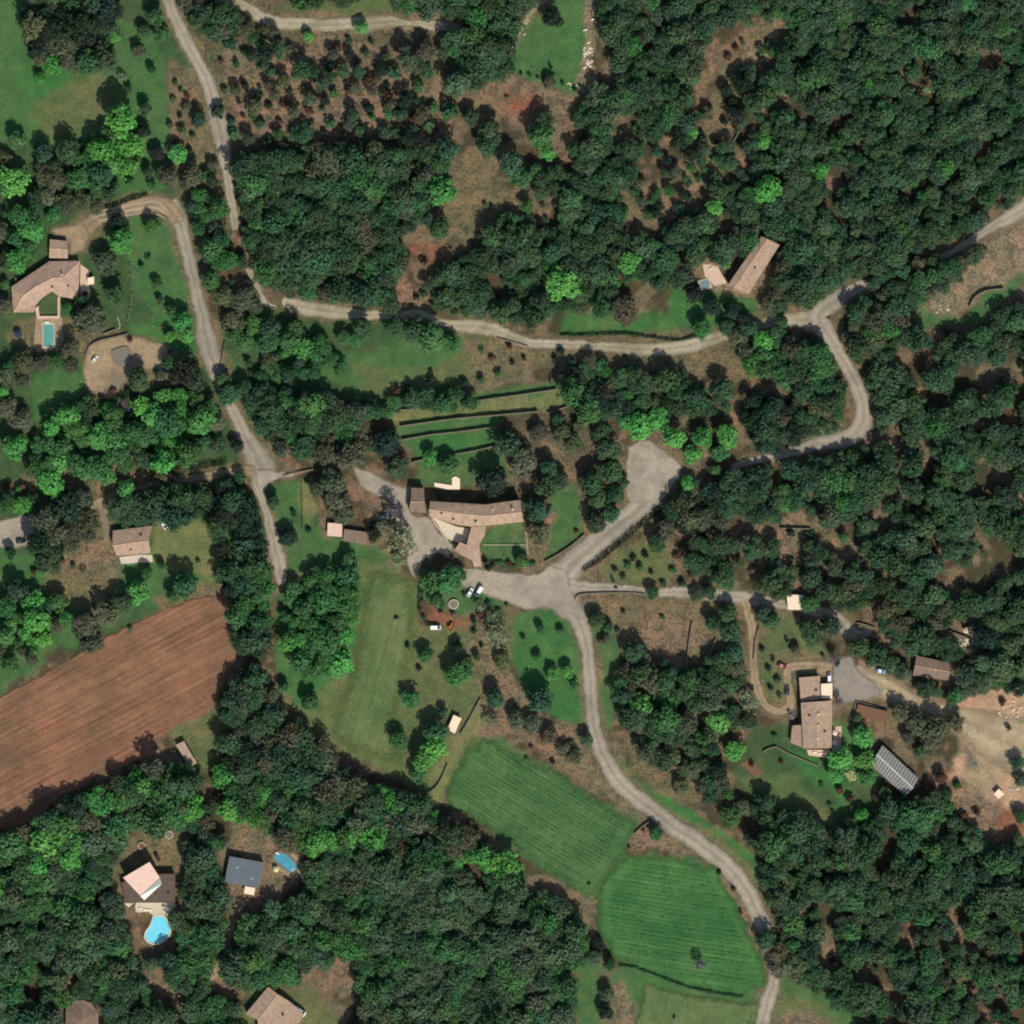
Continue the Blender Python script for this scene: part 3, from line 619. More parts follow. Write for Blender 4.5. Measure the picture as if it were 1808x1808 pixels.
def cloud_mesh(name, verts, sh, mat, tint=None):
    q = np.arange(len(verts)).reshape(-1, 4); me = np_mesh(name, verts, q, mat)
    def attr(nm, arr):
        a = me.color_attributes.new(nm, 'FLOAT_COLOR', 'POINT'); f = np.ones((len(verts), 4), np.float32); f[:, :3] = arr
        a.data.foreach_set('color', f.ravel())
    attr('shade', np.repeat(sh[:, None], 3, 1))
    if tint is not None: attr('tint', tint)
    return me
NV = 7
BROAD = [leaf_cloud(1, 13 + k % 3 * 2, 900, 0.072, 100 + k, zs=1.02, base=0.82) for k in range(NV)]       # tall round crowns
WOODV = [leaf_cloud(1, 11 + k % 3, 600, 0.072, 200 + k, zs=0.8, base=0.9) for k in range(8)]
LOW = [leaf_cloud(1, 6, 170, 0.13, 300 + k, zs=0.8, base=0.45) for k in range(5)]                          # shrubs
AIRY = [leaf_cloud(1, 12, 300, 0.07, 400 + k, zs=1.1, base=1.0, fill=0.6) for k in range(3)]               # thin leafed
CYP = []
for k in range(2):
    v, s = leaf_cloud(1, 8, 360, 0.16, 500 + k, zs=1.0, base=0.0); v = v.copy()
    v[:, 2] = (v[:, 2] + 0.9) / 1.9 * 9 + 0.3; tz = np.clip(v[:, 2] / 9.3, 0, 1); f = (np.sin(np.clip(tz, 0, 1) ** 0.7 * PI) * 0.9 + 0.12)
    v[:, 0] *= f; v[:, 1] *= f; CYP.append((v, s))
def trunk_mesh(name, h, r, limbs, spread, seed):
    g = random.Random(seed); bm = bmesh.new()
    cyl(bm, (0, 0, -0.02), (0.03, 0.02, h), r, r * 0.6, 7)
    for k in range(limbs):
        a = k * 2.4 + g.random(); l = spread * g.uniform(0.7, 1.1)
        m = Vector((math.cos(a) * l * 0.55, math.sin(a) * l * 0.55, h + l * 0.5))
        cyl(bm, (0.02, 0.02, h * g.uniform(0.7, 0.98)), m, r * 0.5, r * 0.28, 5)
        cyl(bm, m, m + Vector((math.cos(a + .3) * l * 0.4, math.sin(a + .3) * l * 0.4, l * 0.35)), r * 0.28, r * 0.1, 4)
    me = bpy.data.meshes.new(name); bm.to_mesh(me); bm.free(); me.materials.append(M['bark']); return me
MB = [cloud_mesh('crown', v, s, M['leaf']) for v, s in BROAD]
ML = [cloud_mesh('shrub', v, s, M['leaf']) for v, s in LOW]
MA = [cloud_mesh('crown', v, s, M['leaf']) for v, s in AIRY]
MC = [cloud_mesh('crown', v, s, M['leaf']) for v, s in CYP]
MT = [trunk_mesh('trunk', 0.42, 0.085, 6, 0.75, k) for k in range(3)]
MTC = trunk_mesh('trunk', 1.4, 0.3, 2, 0.3, 9)
MBARE = [trunk_mesh('branches', 0.5, 0.07, 14, 0.95, 20 + k) for k in range(2)]
TINT = dict(D=(54, 79, 53), M=(60, 98, 55), G=(76, 132, 64), B=(76, 82, 60), O=(106, 122, 88), H=(68, 88, 62), R=(84, 60, 48), Y=(196, 196, 128), C=(38, 56, 42), L=(96, 84, 88), K=(34, 50, 38))
CNAME = dict(D='dark green', M='mid green', G='bright green', B='brownish green', O='pale olive green', H='grey green', R='reddish', Y='pale yellow', C='dark', L='bare purplish grey', K='very dark green')
def tint(T, x, y):
    c = np.array(TINT[T], float); n = 0.9 + 0.2 * random.random()
    c = c * n + np.array([random.uniform(-7, 7), random.uniform(-5, 5), random.uniform(-5, 5)])
    return np.clip(c, 8, 250)

TREES = '''
95 115 20 G 72 140 12 G 200 68 14 G 275 30 18 D 285 62 16 M 255 55 14 D 245 92 15 B 268 122 9 D 215 138 10 O 228 158 8 D 258 192 13 D 255 232 14 K 278 272 15 K
215 212 34 G 180 265 26 G 235 258 25 G 200 292 20 G 30 248 18 M 25 322 29 G 5 282 20 B 80 272 22 D 122 268 24 D 100 318 24 B 142 318 26 M 86 350 22 B 150 355 20 B 120 366 18 B 168 342 13 M
315 275 19 G 298 312 22 B 240 284 12 M 262 305 12 D 230 322 10 M 205 328 9 D 268 328 10 M
208 392 17 K 215 430 25 G 268 402 15 M 188 462 24 B 205 520 20 D 162 566 32 B 145 535 16 D 122 545 12 M 58 408 26 G 34 462 25 G 8 412 20 B 58 382 18 D 95 382 16 M 8 540 20 B 10 502 10 M
278 502 11 M 282 530 8 D 306 552 14 M 322 568 20 G 330 592 17 G 300 595 12 G
350 212 15 D 330 192 10 B 322 230 9 B 375 292 12 B 330 322 16 B 352 345 16 M 366 312 13 M 340 364 14 D 378 352 14 M 352 402 17 D 368 430 15 M 398 438 14 M 402 468 13 M 368 456 13 D 375 494 19 M 395 524 22 B 430 532 24 B 412 566 22 B 452 575 20 M
432 605 18 M 470 608 24 M 512 600 22 M 470 644 12 M 500 652 14 M 530 640 11 D 562 642 15 M 588 634 15 M 432 684 18 D 468 692 20 D 502 712 20 M 640 578 20 D 692 578 19 D 732 580 24 D 762 598 30 M 795 610 20 M
685 782 26 K 702 828 22 D 590 852 26 B 592 884 28 B 608 908 20 B 562 862 18 B 483 886 15 D 508 948 18 K 520 910 6 D 660 942 14 K 616 988 16 M 614 1014 24 M 710 955 32 O 703 990 16 O 674 928 14 O
792 1026 26 M 764 1026 22 M 772 1060 16 M 812 1014 14 M
548 1238 18 M 502 1215 13 M 752 1156 16 M 808 1142 13 K 806 1192 24 M 822 1172 14 M 726 1234 19 M 704 1306 19 M 880 1122 24 O 886 1168 18 B 868 1092 16 O 848 1068 13 O 838 1098 7 D 842 1160 8 D 874 1232 20 D 955 1236 27 D 912 1268 18 B 940 1276 18 B 970 1298 17 B 992 1322 15 B 1014 1336 14 B 1036 1306 13 D 868 1272 16 O
770 1292 24 M 768 1318 26 G 748 1344 22 G 738 1366 18 M 782 1256 10 D 955 1112 10 M 925 1128 6 M 990 1114 8 M 950 1160 10 M 975 1188 13 G 1002 1184 14 G 1014 1210 10 M
1052 1094 17 D 1074 1108 12 D 1070 1128 10 B 1120 1152 22 D 1132 1192 24 D 1112 1238 20 M 1128 1244 24 G 1180 1242 18 G 1182 1192 20 D 1266 1272 23 G 1318 1238 24 O 1296 1326 20 G 1285 1086 20 D 1290 1114 22 D 1296 1152 20 D 1258 1100 16 D 1345 1082 18 D 1362 1096 18 D 1230 1052 14 B 1252 1044 14 D 1152 1046 13 D
1432 1116 26 D 1466 1106 24 D 1405 1146 10 B 1520 1142 21 D 1546 1156 22 D 1572 1172 20 D 1592 1186 16 D 1428 1066 18 M 1588 1258 20 B 1618 1280 22 B 1652 1286 27 B 1684 1274 18 B 1642 1312 22 B 1632 1216 18 D 1602 1302 14 B 1626 1326 14 D
1522 1302 20 G 1484 1338 24 G 1474 1366 19 G 1502 1366 13 Y 1526 1342 20 G 1532 1372 17 M 1560 1398 14 D 1512 1268 10 B 1266 1356 22 K 1272 1384 20 B 1352 1416 20 D 1288 1440 22 M 1312 1424 18 B 1500 1452 16 D 1522 1440 15 G 1222 1360 18 B 1202 1386 16 B 1182 1322 16 B 1194 1342 12 O 1162 1300 14 B 1246 1322 12 M
1660 1372 12 R 1640 1388 9 R 1796 1346 15 D 1802 1378 14 B 1802 1440 14 D 1794 1482 14 D 1158 1472 15 M 1350 1658 20 D 1376 1682 24 B 1400 1702 26 B 1372 1708 18 B 1054 1668 14 K 1048 1688 18 D 1076 1702 14 D 1072 1752 14 D 1068 1786 15 K
326 655 28 K 302 642 20 D 346 674 20 D 246 672 24 D 284 664 12 B 122 734 23 G 40 742 22 B 16 722 20 B 26 790 26 G 10 664 18 B 42 642 24 B 74 642 18 B 4 692 14 G 176 772 28 G 205 748 20 M 272 736 26 G 290 702 18 G 318 698 18 G 252 716 22 G 356 742 29 G 382 748 20 B 404 700 22 D 395 670 16 D 108 812 22 G 92 852 28 G 150 828 24 M 225 862 18 G 292 838 20 B 318 832 14 B 366 780 18 M 306 772 20 G 250 775 20 M 214 800 22 M 66 812 16 D
420 788 14 K 20 976 12 D 30 1042 22 D 62 1062 22 G 66 1094 26 G 78 1128 20 G 10 1072 22 M 10 1122 22 M 18 1172 16 M 106 1062 20 M 102 1102 18 B 152 1104 26 B 190 1084 28 B 216 1062 20 D 166 1134 22 B 246 1044 22 G 326 1034 26 D 308 1050 16 M 260 1012 12 M 286 1000 10 M 72 1010 10 G 150 1012 9 O
974 34 19 K 970 144 14 B 780 338 28 G 776 404 22 D 960 216 22 D 955 242 26 M 966 270 16 G 830 208 17 D 866 232 24 D 860 256 22 D 902 292 27 D 922 314 24 M 942 302 16 M 990 502 34 G 1110 466 22 G 1080 500 14 G 1062 542 24 D 1102 548 28 B 1260 366 20 G 1352 336 28 G 1350 250 16 G 1320 150 10 G 1448 302 20 G 1536 152 16 G 1220 236 14 G 1238 580 22 M 1346 602 20 G 1638 160 10 O 1282 466 10 G
872 852 30 K 896 786 26 D 924 818 30 B 894 768 14 K 792 822 20 M 760 806 14 G 968 858 22 D 950 902 25 D 952 942 22 B 988 848 18 D 968 826 20 D 1046 852 22 D 1072 792 24 D 1078 832 24 D 1056 882 22 D 1088 872 18 D 1050 924 22 D 1078 906 20 D 1060 762 20 D 1100 852 12 D 950 766 18 B 992 762 20 B 1012 782 18 B 986 744 14 D 1022 754 16 B
1130 752 26 G 1160 742 22 G 1190 772 24 G 1220 802 20 G 1240 772 22 G 1284 770 26 G 1270 800 18 M 1108 746 18 G 1214 856 15 G 1262 830 12 M 920 990 14 M 1366 900 10 M 1158 958 18 D 1560 262 12 M
1302 598 20 B 1324 580 17 D 1282 580 15 D 1368 588 16 D 1225 520 17 K 1256 542 18 K 1292 548 19 K 1312 562 13 K 1562 488 17 D 1590 478 17 D 1620 466 16 B 1648 462 15 D 1542 502 15 D 1380 568 14 D
545 65 11 G 640 50 14 G 1580 400 14 M 1530 340 16 M
'''
CYPS = [(977, 130, 4.2), (1394, 1142, 4.6), (862, 1002, 8), (1087, 1036, 4)]
BARE = [(695, 900, 22), (1236, 1702, 15), (222, 712, 12), (1472, 1160, 14), (1480, 1238, 12)]
SHRUBS = '''
360 40 10 400 55 9 372 65 7 520 130 9 495 145 7 540 150 9 470 150 8 600 130 8 625 110 8 650 140 9 590 160 8 560 175 7 540 200 9 480 190 9 500 215 10 450 180 9 430 150 9 415 165 10 460 215 9 430 210 8 620 200 10 650 190 8 680 165 9 700 135 12 690 195 9 720 180 12 640 225 9 590 215 8 570 230 10 520 240 9 480 245 9 445 240 10 470 100 10 440 95 9 500 95 8 590 85 9 545 105 8 615 70 8 680 110 10 740 150 12 760 185 12 730 215 10 700 230 12 660 250 12 760 220 12 790 200 14 610 160 9 420 120 9 395 105 9 405 75 10 385 190 9 390 152 12
455 120 7 478 128 7 512 168 7 530 182 6 556 140 7 575 195 7 605 230 8 636 160 7 662 215 9 548 218 8 498 178 7 444 200 8 466 165 7 582 118 8 640 90 9 660 80 8 668 120 8 615 180 7 690 150 7 716 200 8 674 232 8 404 218 8 418 235 9 500 265 9 536 262 9 570 258 8 602 262 9 632 252 8
1285 100 8 1300 85 7 1345 90 10 1355 75 7 1310 135 9 1278 215 9 1255 190 7 1285 180 8 1240 200 7 1236 235 7 1330 130 8 1225 300 8 1215 325 8 1130 350 9 1190 340 8 1150 370 8 1235 268 7 1262 250 8 1170 392 8 1105 372 8 1300 205 8
725 405 8 748 462 8 720 450 7 748 520 8 735 525 7 845 415 8 870 410 9 855 360 5 868 365 5 905 122 4 920 130 4 935 133 5 950 137 4 994 148 5 1015 158 5 1024 152 4 960 135 5 640 485 6 895 172 4
310 145 6 320 160 6 330 170 6 305 175 7 318 205 6 300 220 7 340 240 7 310 250 6 335 265 7 345 185 6
760 655 5 868 632 7 850 618 5 900 612 7 925 632 6 905 640 6 980 632 7 700 690 9 720 684 8 760 670 8 820 676 9 850 670 8 880 660 8 990 620 8 1010 640 9
1108 998 8 1130 1002 8 1118 985 7 1188 1008 8 1195 982 8 1168 968 9 1140 980 7 1100 1018 6 1205 1030 8 1222 1015 8 1170 1030 7 1150 1010 6 1085 1005 6
1320 955 8 1240 945 7 1270 935 7 1395 940 9 1430 945 10 1090 1112 6 1170 1090 6 1060 1130 7 1100 1080 5 1270 1160 6 1345 1145 6 1365 1165 6 1372 1200 7 1360 1215 6 1376 1228 6 1356 1180 7 1368 1300 7 1380 1345 5 1328 1350 6 1450 1385 5 1465 1420 5 1500 1410 9 1482 1395 9 1478 1170 6
300 620 5 226 690 8 236 706 7 150 520 6 250 470 7 262 455 7 230 600 6 200 690 7 178 700 6 402 690 6 525 690 7 545 935 6 518 905 6 540 850 4 870 1000 6 900 995 6 912 985 5 942 995 6 1018 938 5
745 1060 5 742 1075 5 744 1045 5 748 1090 5 755 1102 5 720 1140 6 700 1090 5 740 1180 6 850 1140 5 838 1115 6 845 1085 6 820 1050 5 862 1065 6 880 1078 6 800 1082 5 895 1068 5 778 1078 5
930 1340 5 938 1318 5 975 1345 5 1135 1465 5 1148 1450 5 1110 1495 4 1008 1310 6 1270 1540 5 1295 1570 5 1308 1610 5 1040 1560 4 1190 1795 4
1690 1385 9 1675 1400 8 1640 1420 9 1660 1440 9 1700 1440 9 1725 1435 8 1480 1660 8 1488 1700 8 1500 1715 8 1470 1695 7 1545 1735 8 1530 1700 8 1780 1285 6 1770 1240 8
60 1010 7 100 1000 7 350 990 5 380 1010 6 385 1025 6 40 860 9 20 880 8 10 860 8 55 880 8 110 990 7 130 1000 6 230 1110 6
'''
# woodland: region -> (spacing px, radius range px, species mix, gap amount)
WOODS = [
 (11.8, (9, 16), 'DDDHDMDHD', 0.12, '1060 -60 1870 -60 1870 350 1790 365 1700 425 1600 480 1500 505 1420 545 1376 560 1372 520 1385 440 1345 408 1300 450 1270 470 1235 460 1190 500 1140 490 1060 520 1000 545 900 572 850 562 770 545 752 520 765 480 805 460 860 430 870 385 945 345 970 300 985 280 1015 250 1010 190 1045 165 1062 100'),
 (12.5, (12, 19), 'DDDMB', 0.08, '408 285 520 275 640 268 740 262 775 250 800 260 770 300 755 350 765 385 720 410 735 440 720 450 700 500 700 545 640 540 510 525 450 475 430 410'),
 (13, (12, 18), 'DDMB', 0.05, '700 100 770 70 760 180 715 170 690 130'),
 (12.5, (13, 20), 'DDDMH', 0.02, '690 -60 960 -60 935 5 900 75 895 150 850 165 795 165 785 100 790 60 830 60 830 30 710 20'),
 (13, (11, 18), 'DDBM', 0.1, '500 -60 690 -60 640 0 520 10'),
 (13, (11, 17), 'DDBB', 0.05, '330 -60 480 -60 470 0 430 -10 410 10 470 48 560 60 560 85 500 75 420 60 390 75 360 70 335 30 320 -20'),
 (14, (13, 20), 'DBDBK', 0.0, '44 -60 215 -60 215 50 190 100 150 118 105 95 70 105 52 80'),
 (12.2, (10, 17), 'DDDHDMDHD', 0.2, '1530 620 1600 580 1700 600 1760 560 1870 500 1870 1240 1760 1215 1720 1200 1722 1140 1740 1100 1700 1080 1640 1060 1560 1020 1510 960 1450 930 1440 915 1290 925 1180 925 1175 890 1200 850 1290 838 1400 815 1470 795 1535 770 1545 700'),
 (13, (12, 18), 'DDKMH', 0.02, '1715 1140 1760 1060 1870 1020 1870 1220 1750 1215 1690 1230 1660 1240 1600 1215 1690 1205 1700 1170'),
 (12.6, (10, 16), 'DDBDHDD', 0.1, '1190 945 1290 950 1370 950 1440 955 1500 985 1560 1010 1640 1060 1720 1110 1700 1150 1660 1120 1560 1080 1480 1080 1440 1060 1330 1045 1220 1030 1210 990'),
 (13, (12, 18), 'DDBB', 0.0, '1540 1075 1640 1100 1695 1145 1690 1170 1640 1160 1590 1150 1560 1120'),
 (13, (11, 18), 'DBMBD', 0.1, '1500 540 1560 505 1680 445 1760 405 1700 470 1650 530 1600 560 1560 600 1520 640 1490 590'),
 (12.8, (10, 17), 'DDDHDMDHD', 0.16, '1340 1440 1400 1440 1500 1470 1560 1440 1560 1400 1620 1410 1650 1400 1700 1440 1780 1495 1870 1490 1870 1870 1560 1870 1510 1800 1470 1755 1420 1735 1390 1700 1350 1660 1345 1600 1345 1530'),
 (12.5, (12, 18), 'HHHDM', 0.0, '560 1350 640 1395 720 1395 770 1440 830 1470 880 1500 930 1560 1000 1590 1030 1650 1030 1700 1005 1720 1005 1870 600 1870 650 1780 620 1690 560 1700 540 1730 420 1730 390 1730 420 1640 540 1560'),
 (12.5, (12, 18), 'DHDHM', 0.06, '-60 1620 200 1600 300 1625 390 1610 400 1640 365 1735 380 1760 440 1790 430 1870 -60 1870'),
 (13, (12, 19), 'DHDDM', 0.04, '-60 1500 60 1480 120 1450 200 1450 210 1490 190 1560 210 1610 -60 1640'),
 (13, (12, 18), 'DHDH', 0.0, '315 1500 350 1470 400 1480 395 1560 390 1610 330 1630 320 1560'),
 (14, (13, 21), 'GMDGBM', 0.0, '-60 1480 60 1460 110 1415 170 1390 270 1345 310 1350 400 1370 430 1430 380 1460 280 1455 150 1490 60 1560 -60 1620'),
 (13, (13, 20), 'DBDDK', 0.0, '385 1240 440 1170 465 1180 480 1230 520 1280 565 1325 600 1350 640 1385 560 1400 470 1390 400 1350 385 1290'),
 (13, (12, 19), 'DBDMDG', 0.03, '340 1360 470 1370 640 1390 740 1395 775 1440 840 1470 890 1510 930 1550 850 1560 700 1500 560 1530 500 1490 440 1450 340 1450'),
 (12, (12, 18), 'DDKDM', 0.0, '385 850 415 820 440 830 455 870 466 910 474 960 480 1010 484 1060 478 1100 462 1150 425 1150 412 1090 402 1040 392 1000 378 950 375 900'),
 (12, (12, 18), 'DDD', 0.0, '190 882 250 866 350 864 372 880 365 912 290 922 200 926'),
 (13, (13, 20), 'DDKB', 0.0, '62 905 95 896 150 882 172 905 176 938 140 960 85 988 60 968'),
 (19, (13, 19), 'MMMG', 0.05, '512 1040 560 1008 600 1010 626 1040 634 1080 616 1150 590 1190 545 1205 505 1180 500 1100'),
 (13, (12, 19), 'DDMBD', 0.0, '430 700 480 690 560 705 620 700 655 720 640 760 652 798 620 815 560 812 480 800 462 775'),
 (12, (9, 14), 'DMD', 0.1, '600 690 660 705 820 690 850 700 820 715 760 722 660 728'),
 (13, (11, 17), 'DBDMDK', 0.06, '985 655 1040 635 1160 655 1240 668 1320 700 1390 705 1485 680 1505 720 1480 758 1400 785 1320 800 1310 745 1250 720 1130 722 1060 745 1020 715'),
 (13, (11, 17), 'DBMM', 0.08, '1290 620 1340 585 1400 590 1440 600 1480 660 1400 700 1350 660'),
 (13, (12, 18), 'DDMDB', 0.03, '1100 1140 1160 1170 1210 1180 1260 1160 1300 1165 1315 1190 1305 1225 1330 1280 1260 1305 1210 1310 1150 1290 1100 1270 1088 1200'),
 (13, (11, 17), 'DBDM', 0.14, '1110 1300 1210 1310 1270 1330 1290 1400 1280 1440 1240 1400 1200 1360 1140 1330'),
 (13, (11, 17), 'DBDM', 0.1, '1280 1440 1340 1420 1380 1470 1380 1530 1345 1510 1330 1490'),
 (13, (11, 17), 'DBMD', 0.12, '1560 1420 1620 1400 1660 1390 1700 1440 1740 1470 1700 1490 1600 1460'),
 (13, (12, 18), 'DDBD', 0.05, '1380 440 1420 420 1500 440 1480 520 1420 550 1370 560 1350 520'),
 (13, (11, 17), 'DKB', 0.03, '1170 900 1195 860 1260 850 1290 920 1200 930 1165 950'),
 (14, (11, 16), 'BDMG', 0.1, '0 870 60 840 70 870 40 900 0 910'),
 (13, (11, 16), 'DMBD', 0.08, '1030 720 1100 720 1090 740 1050 745'),
 (12, (11, 17), 'DBD', 0.0, '1455 1260 1440 1260 1440 1262'),
]
CLEAR = ['418 1590 442 1600 420 1660 402 1720 380 1760 360 1745 380 1690 396 1640', '470 1480 545 1500 545 1560 480 1610 440 1620 460 1570',
 '790 272 850 260 885 332 950 342 925 378 880 388 855 428 808 415 768 378', '800 168 900 128 1000 170 1020 250 985 282 955 292 900 215 830 198', '742 385 800 400 805 450 770 470 720 450 700 410', '688 500 764 505 758 550 688 546', '1040 165 1060 60 1090 80 1085 170', '135 595 330 600 335 640 240 668 200 710 140 700',
 '1300 60 1345 28 1400 45 1370 110 1320 150 1305 200 1280 260 1262 300 1235 330 1190 380 1160 430 1110 405 1102 350 1150 330 1200 318 1240 250 1250 170 1290 120',
 '1640 330 1690 288 1745 240 1765 245 1700 300 1660 335', '1630 300 1650 305 1640 330 1610 318',
 '1180 930 1290 932 1440 918 1456 935 1440 952 1370 946 1290 948 1190 944', '1440 950 1500 950 1520 975 1500 990 1470 985',
 '1360 990 1430 985 1430 998 1370 1004', '1720 740 1745 748 1735 775 1715 765', '1680 850 1720 860 1715 880 1685 872', '1640 925 1655 955 1650 990 1635 960', '1725 1000 1760 1050 1780 1090 1760 1085',
 '1455 1635 1480 1650 1482 1688 1530 1712 1600 1745 1612 1772 1545 1762 1480 1722 1440 1700', '1470 1390 1490 1440 1480 1470',
 '195 1495 300 1465 350 1480 335 1500 318 1560 318 1622 240 1628 212 1600 205 1555', '430 1465 490 1490 545 1512 535 1548 480 1600 430 1625 395 1600 385 1500 400 1495', '228 1680 262 1700 335 1762 340 1812 308 1812 260 1742',
 '588 1690 618 1690 630 1745 604 1755', '425 1750 475 1728 530 1748 560 1790 590 1830 420 1830', '255 1655 312 1655 312 1690 248 1690', '100 1770 145 1752 185 1775 190 1830 100 1830',
 '300 1300 345 1260 385 1240 398 1350 350 1362', '1230 455 1290 470 1340 400 1390 430 1330 530 1240 520', '240 1620 312 1612 312 1670 245 1675',
 '1650 530 1740 460 1830 400 1830 470 1700 560', '1595 1140 1700 1165 1690 1215 1605 1205', '1660 1095 1725 1120 1730 1160 1680 1140', '1555 465 1700 420 1700 440 1560 495',
 '1530 640 1600 600 1610 612 1545 660', '1550 640 1640 600 1600 650', '1450 540 1520 500 1500 540', '760 180 800 160 830 190 800 230', '1720 1220 1830 1200 1830 1400 1720 1400',
 '1380 1040 1420 1040 1422 1080 1382 1080', '720 230 760 225 758 262 700 270']
for s_ in ('1180 937 18 1280 936 20 1380 931 24 1450 942 24 1520 985 22 1580 1022 20 1640 1056 18 1700 1100 18 1722 1140 16', '1195 984 12 1300 984 12 1360 995 16 1440 1000 19 1490 1030 17 1540 1060 15 1600 1090 15 1660 1125 15',
           '1200 1022 8 1290 1018 9 1350 1030 9 1420 1036 10 1480 1066 10 1540 1090 8', '1560 640 10 1590 618 14 1640 612 12', '1455 380 10 1470 415 14 1462 440 8', '1700 900 9 1730 930 12 1765 985 10 1790 1030 8', '1495 950 8 1580 925 16 1600 900 6', '1370 210 8 1345 265 10 1335 300 6',
           '1560 905 10 1620 945 12 1680 1000 12 1742 1062 10', '1480 930 8 1560 960 9 1640 1012 9 1700 1062 9', '1600 830 8 1680 880 9 1760 950 9 1800 1000 8', '1560 760 7 1640 800 8 1740 870 8 1800 930 7', '1040 1000 10 1110 985 16 1180 962 14 1210 955 10'):
    l_, r_ = strip_poly(P3(s_)); paint('dry', 5, l_ + r_[::-1], .8); CLEAR.append(' '.join(f'{a:.0f} {b:.0f}' for a, b in l_ + r_[::-1]))
SPOTS = P3('1740 752 16 1642 782 11 1742 832 13 1700 866 20 1582 925 14 1650 970 14 1762 982 10 1738 1032 12 1496 984 16 1632 100 14 1600 240 9 1152 250 15 1250 216 10 682 440 12 596 402 9 640 480 8 1452 1542 14 1632 1530 15 1686 1528 12 1692 1482 13 1520 1690 9 1598 1756 16 1400 1580 12 182 1664 13 540 1652 12 640 1610 8 760 1700 9 180 1575 9 1280 640 10 1420 720 12 1480 640 8 1690 640 10 1620 720 9 1560 880 10 1380 840 8 1640 880 8 1780 640 9 1380 130 9 1480 60 8 1700 180 9 1580 80 9 1100 210 10 1060 300 9 1180 440 10 1420 480 8 530 340 9 480 330 8 620 310 9 700 320 8 560 450 8 860 480 9 930 420 9 1010 420 9 1660 1690 9 1560 1560 8 1740 1600 9 1480 1500 9 1760 1740 9')
for x_, y_, r_ in SPOTS:
    CLEAR.append(' '.join(f'{x_ + math.cos(k) * r_ * random.uniform(.7, 1.3):.0f} {y_ + math.sin(k) * r_ * random.uniform(.6, 1.1):.0f}' for k in np.linspace(0, 5.6, 8)))
    pl_ = P(CLEAR[-1]); paint('dirt', 4, [(x_ + (a - x_) * 1.3, y_ + (b - y_) * 1.3) for a, b in pl_], 0.8)
WOODS += [(19, (13, 20), 'MGMMD', 0.0, '140 700 205 700 230 690 300 690 345 710 395 720 400 770 370 800 320 805 300 830 240 820 200 850 150 830 60 850 60 770 100 740'),
 (17, (12, 18), 'DBDM', 0.0, '60 262 130 250 185 275 195 340 180 370 60 380'), (17, (13, 19), 'GGM', 0.0, '178 200 236 180 250 230 245 290 190 310 160 270'),
 (21, (9, 15), 'MDMGD', 0.22, '400 590 470 560 560 585 640 600 640 650 560 665 430 660'), (19, (11, 16), 'DMBM', 0.08, '318 300 395 290 405 400 440 480 470 560 400 580 375 500 350 420 330 380'),
 (19, (12, 18), 'BDMD', 0.0, '0 640 60 645 90 640 120 610 150 640 60 665 0 690'), (20, (12, 18), 'DBKM', 0.0, '-20 360 60 380 60 440 20 480 -20 480'), (19, (12, 18), 'GMGBD', 0.0, '-20 1050 90 1040 110 1100 80 1160 20 1190 -20 1200'),
 (18, (11, 16), 'DBDM', 0.0, '490 600 520 640 480 690 430 700 430 660')]
WOODS.append((21, (8, 15), 'DKBDB', 0.3, '380 60 500 60 690 90 800 170 780 250 640 265 430 275 395 170'))
WOODS.append((19, (8, 14), 'DKBDM', 0.26, '1095 335 1290 60 1400 45 1360 110 1300 210 1262 300 1200 390 1110 410'))
region = np.full((GN, GN), -1, int)
wxm, wym = warp(PX, PY, 7)
for k, (sp, rr, mix, gap, s) in enumerate(WOODS): region[inpoly(wxm, wym, P(s))] = k
for s in CLEAR: region[inpoly(wxm, wym, P(s)) & (region < len(WOODS) - 2)] = -1

#@@HOUSEPOLYS
HOUSE_CLEAR = []
def parse_trees(s, shrub=False):
    t = s.split(); out = []; k = 3 if shrub else 4
    for i in range(0, len(t) - k + 1, k):
        out.append((float(t[i]), float(t[i + 1]), float(t[i + 2]), 'S' if shrub else t[i + 3]))
    return out
EXPL = parse_trees(TREES)
SHR = parse_trees(SHRUBS, True)
SHR = [(x + random.uniform(-7, 7), y + random.uniform(-7, 7), r * random.choice([.7, .9, 1.1, 1.3, 1.6]), T) if (380 < x < 800 and 60 < y < 275) else (x, y, r, T) for x, y, r, T in SHR]

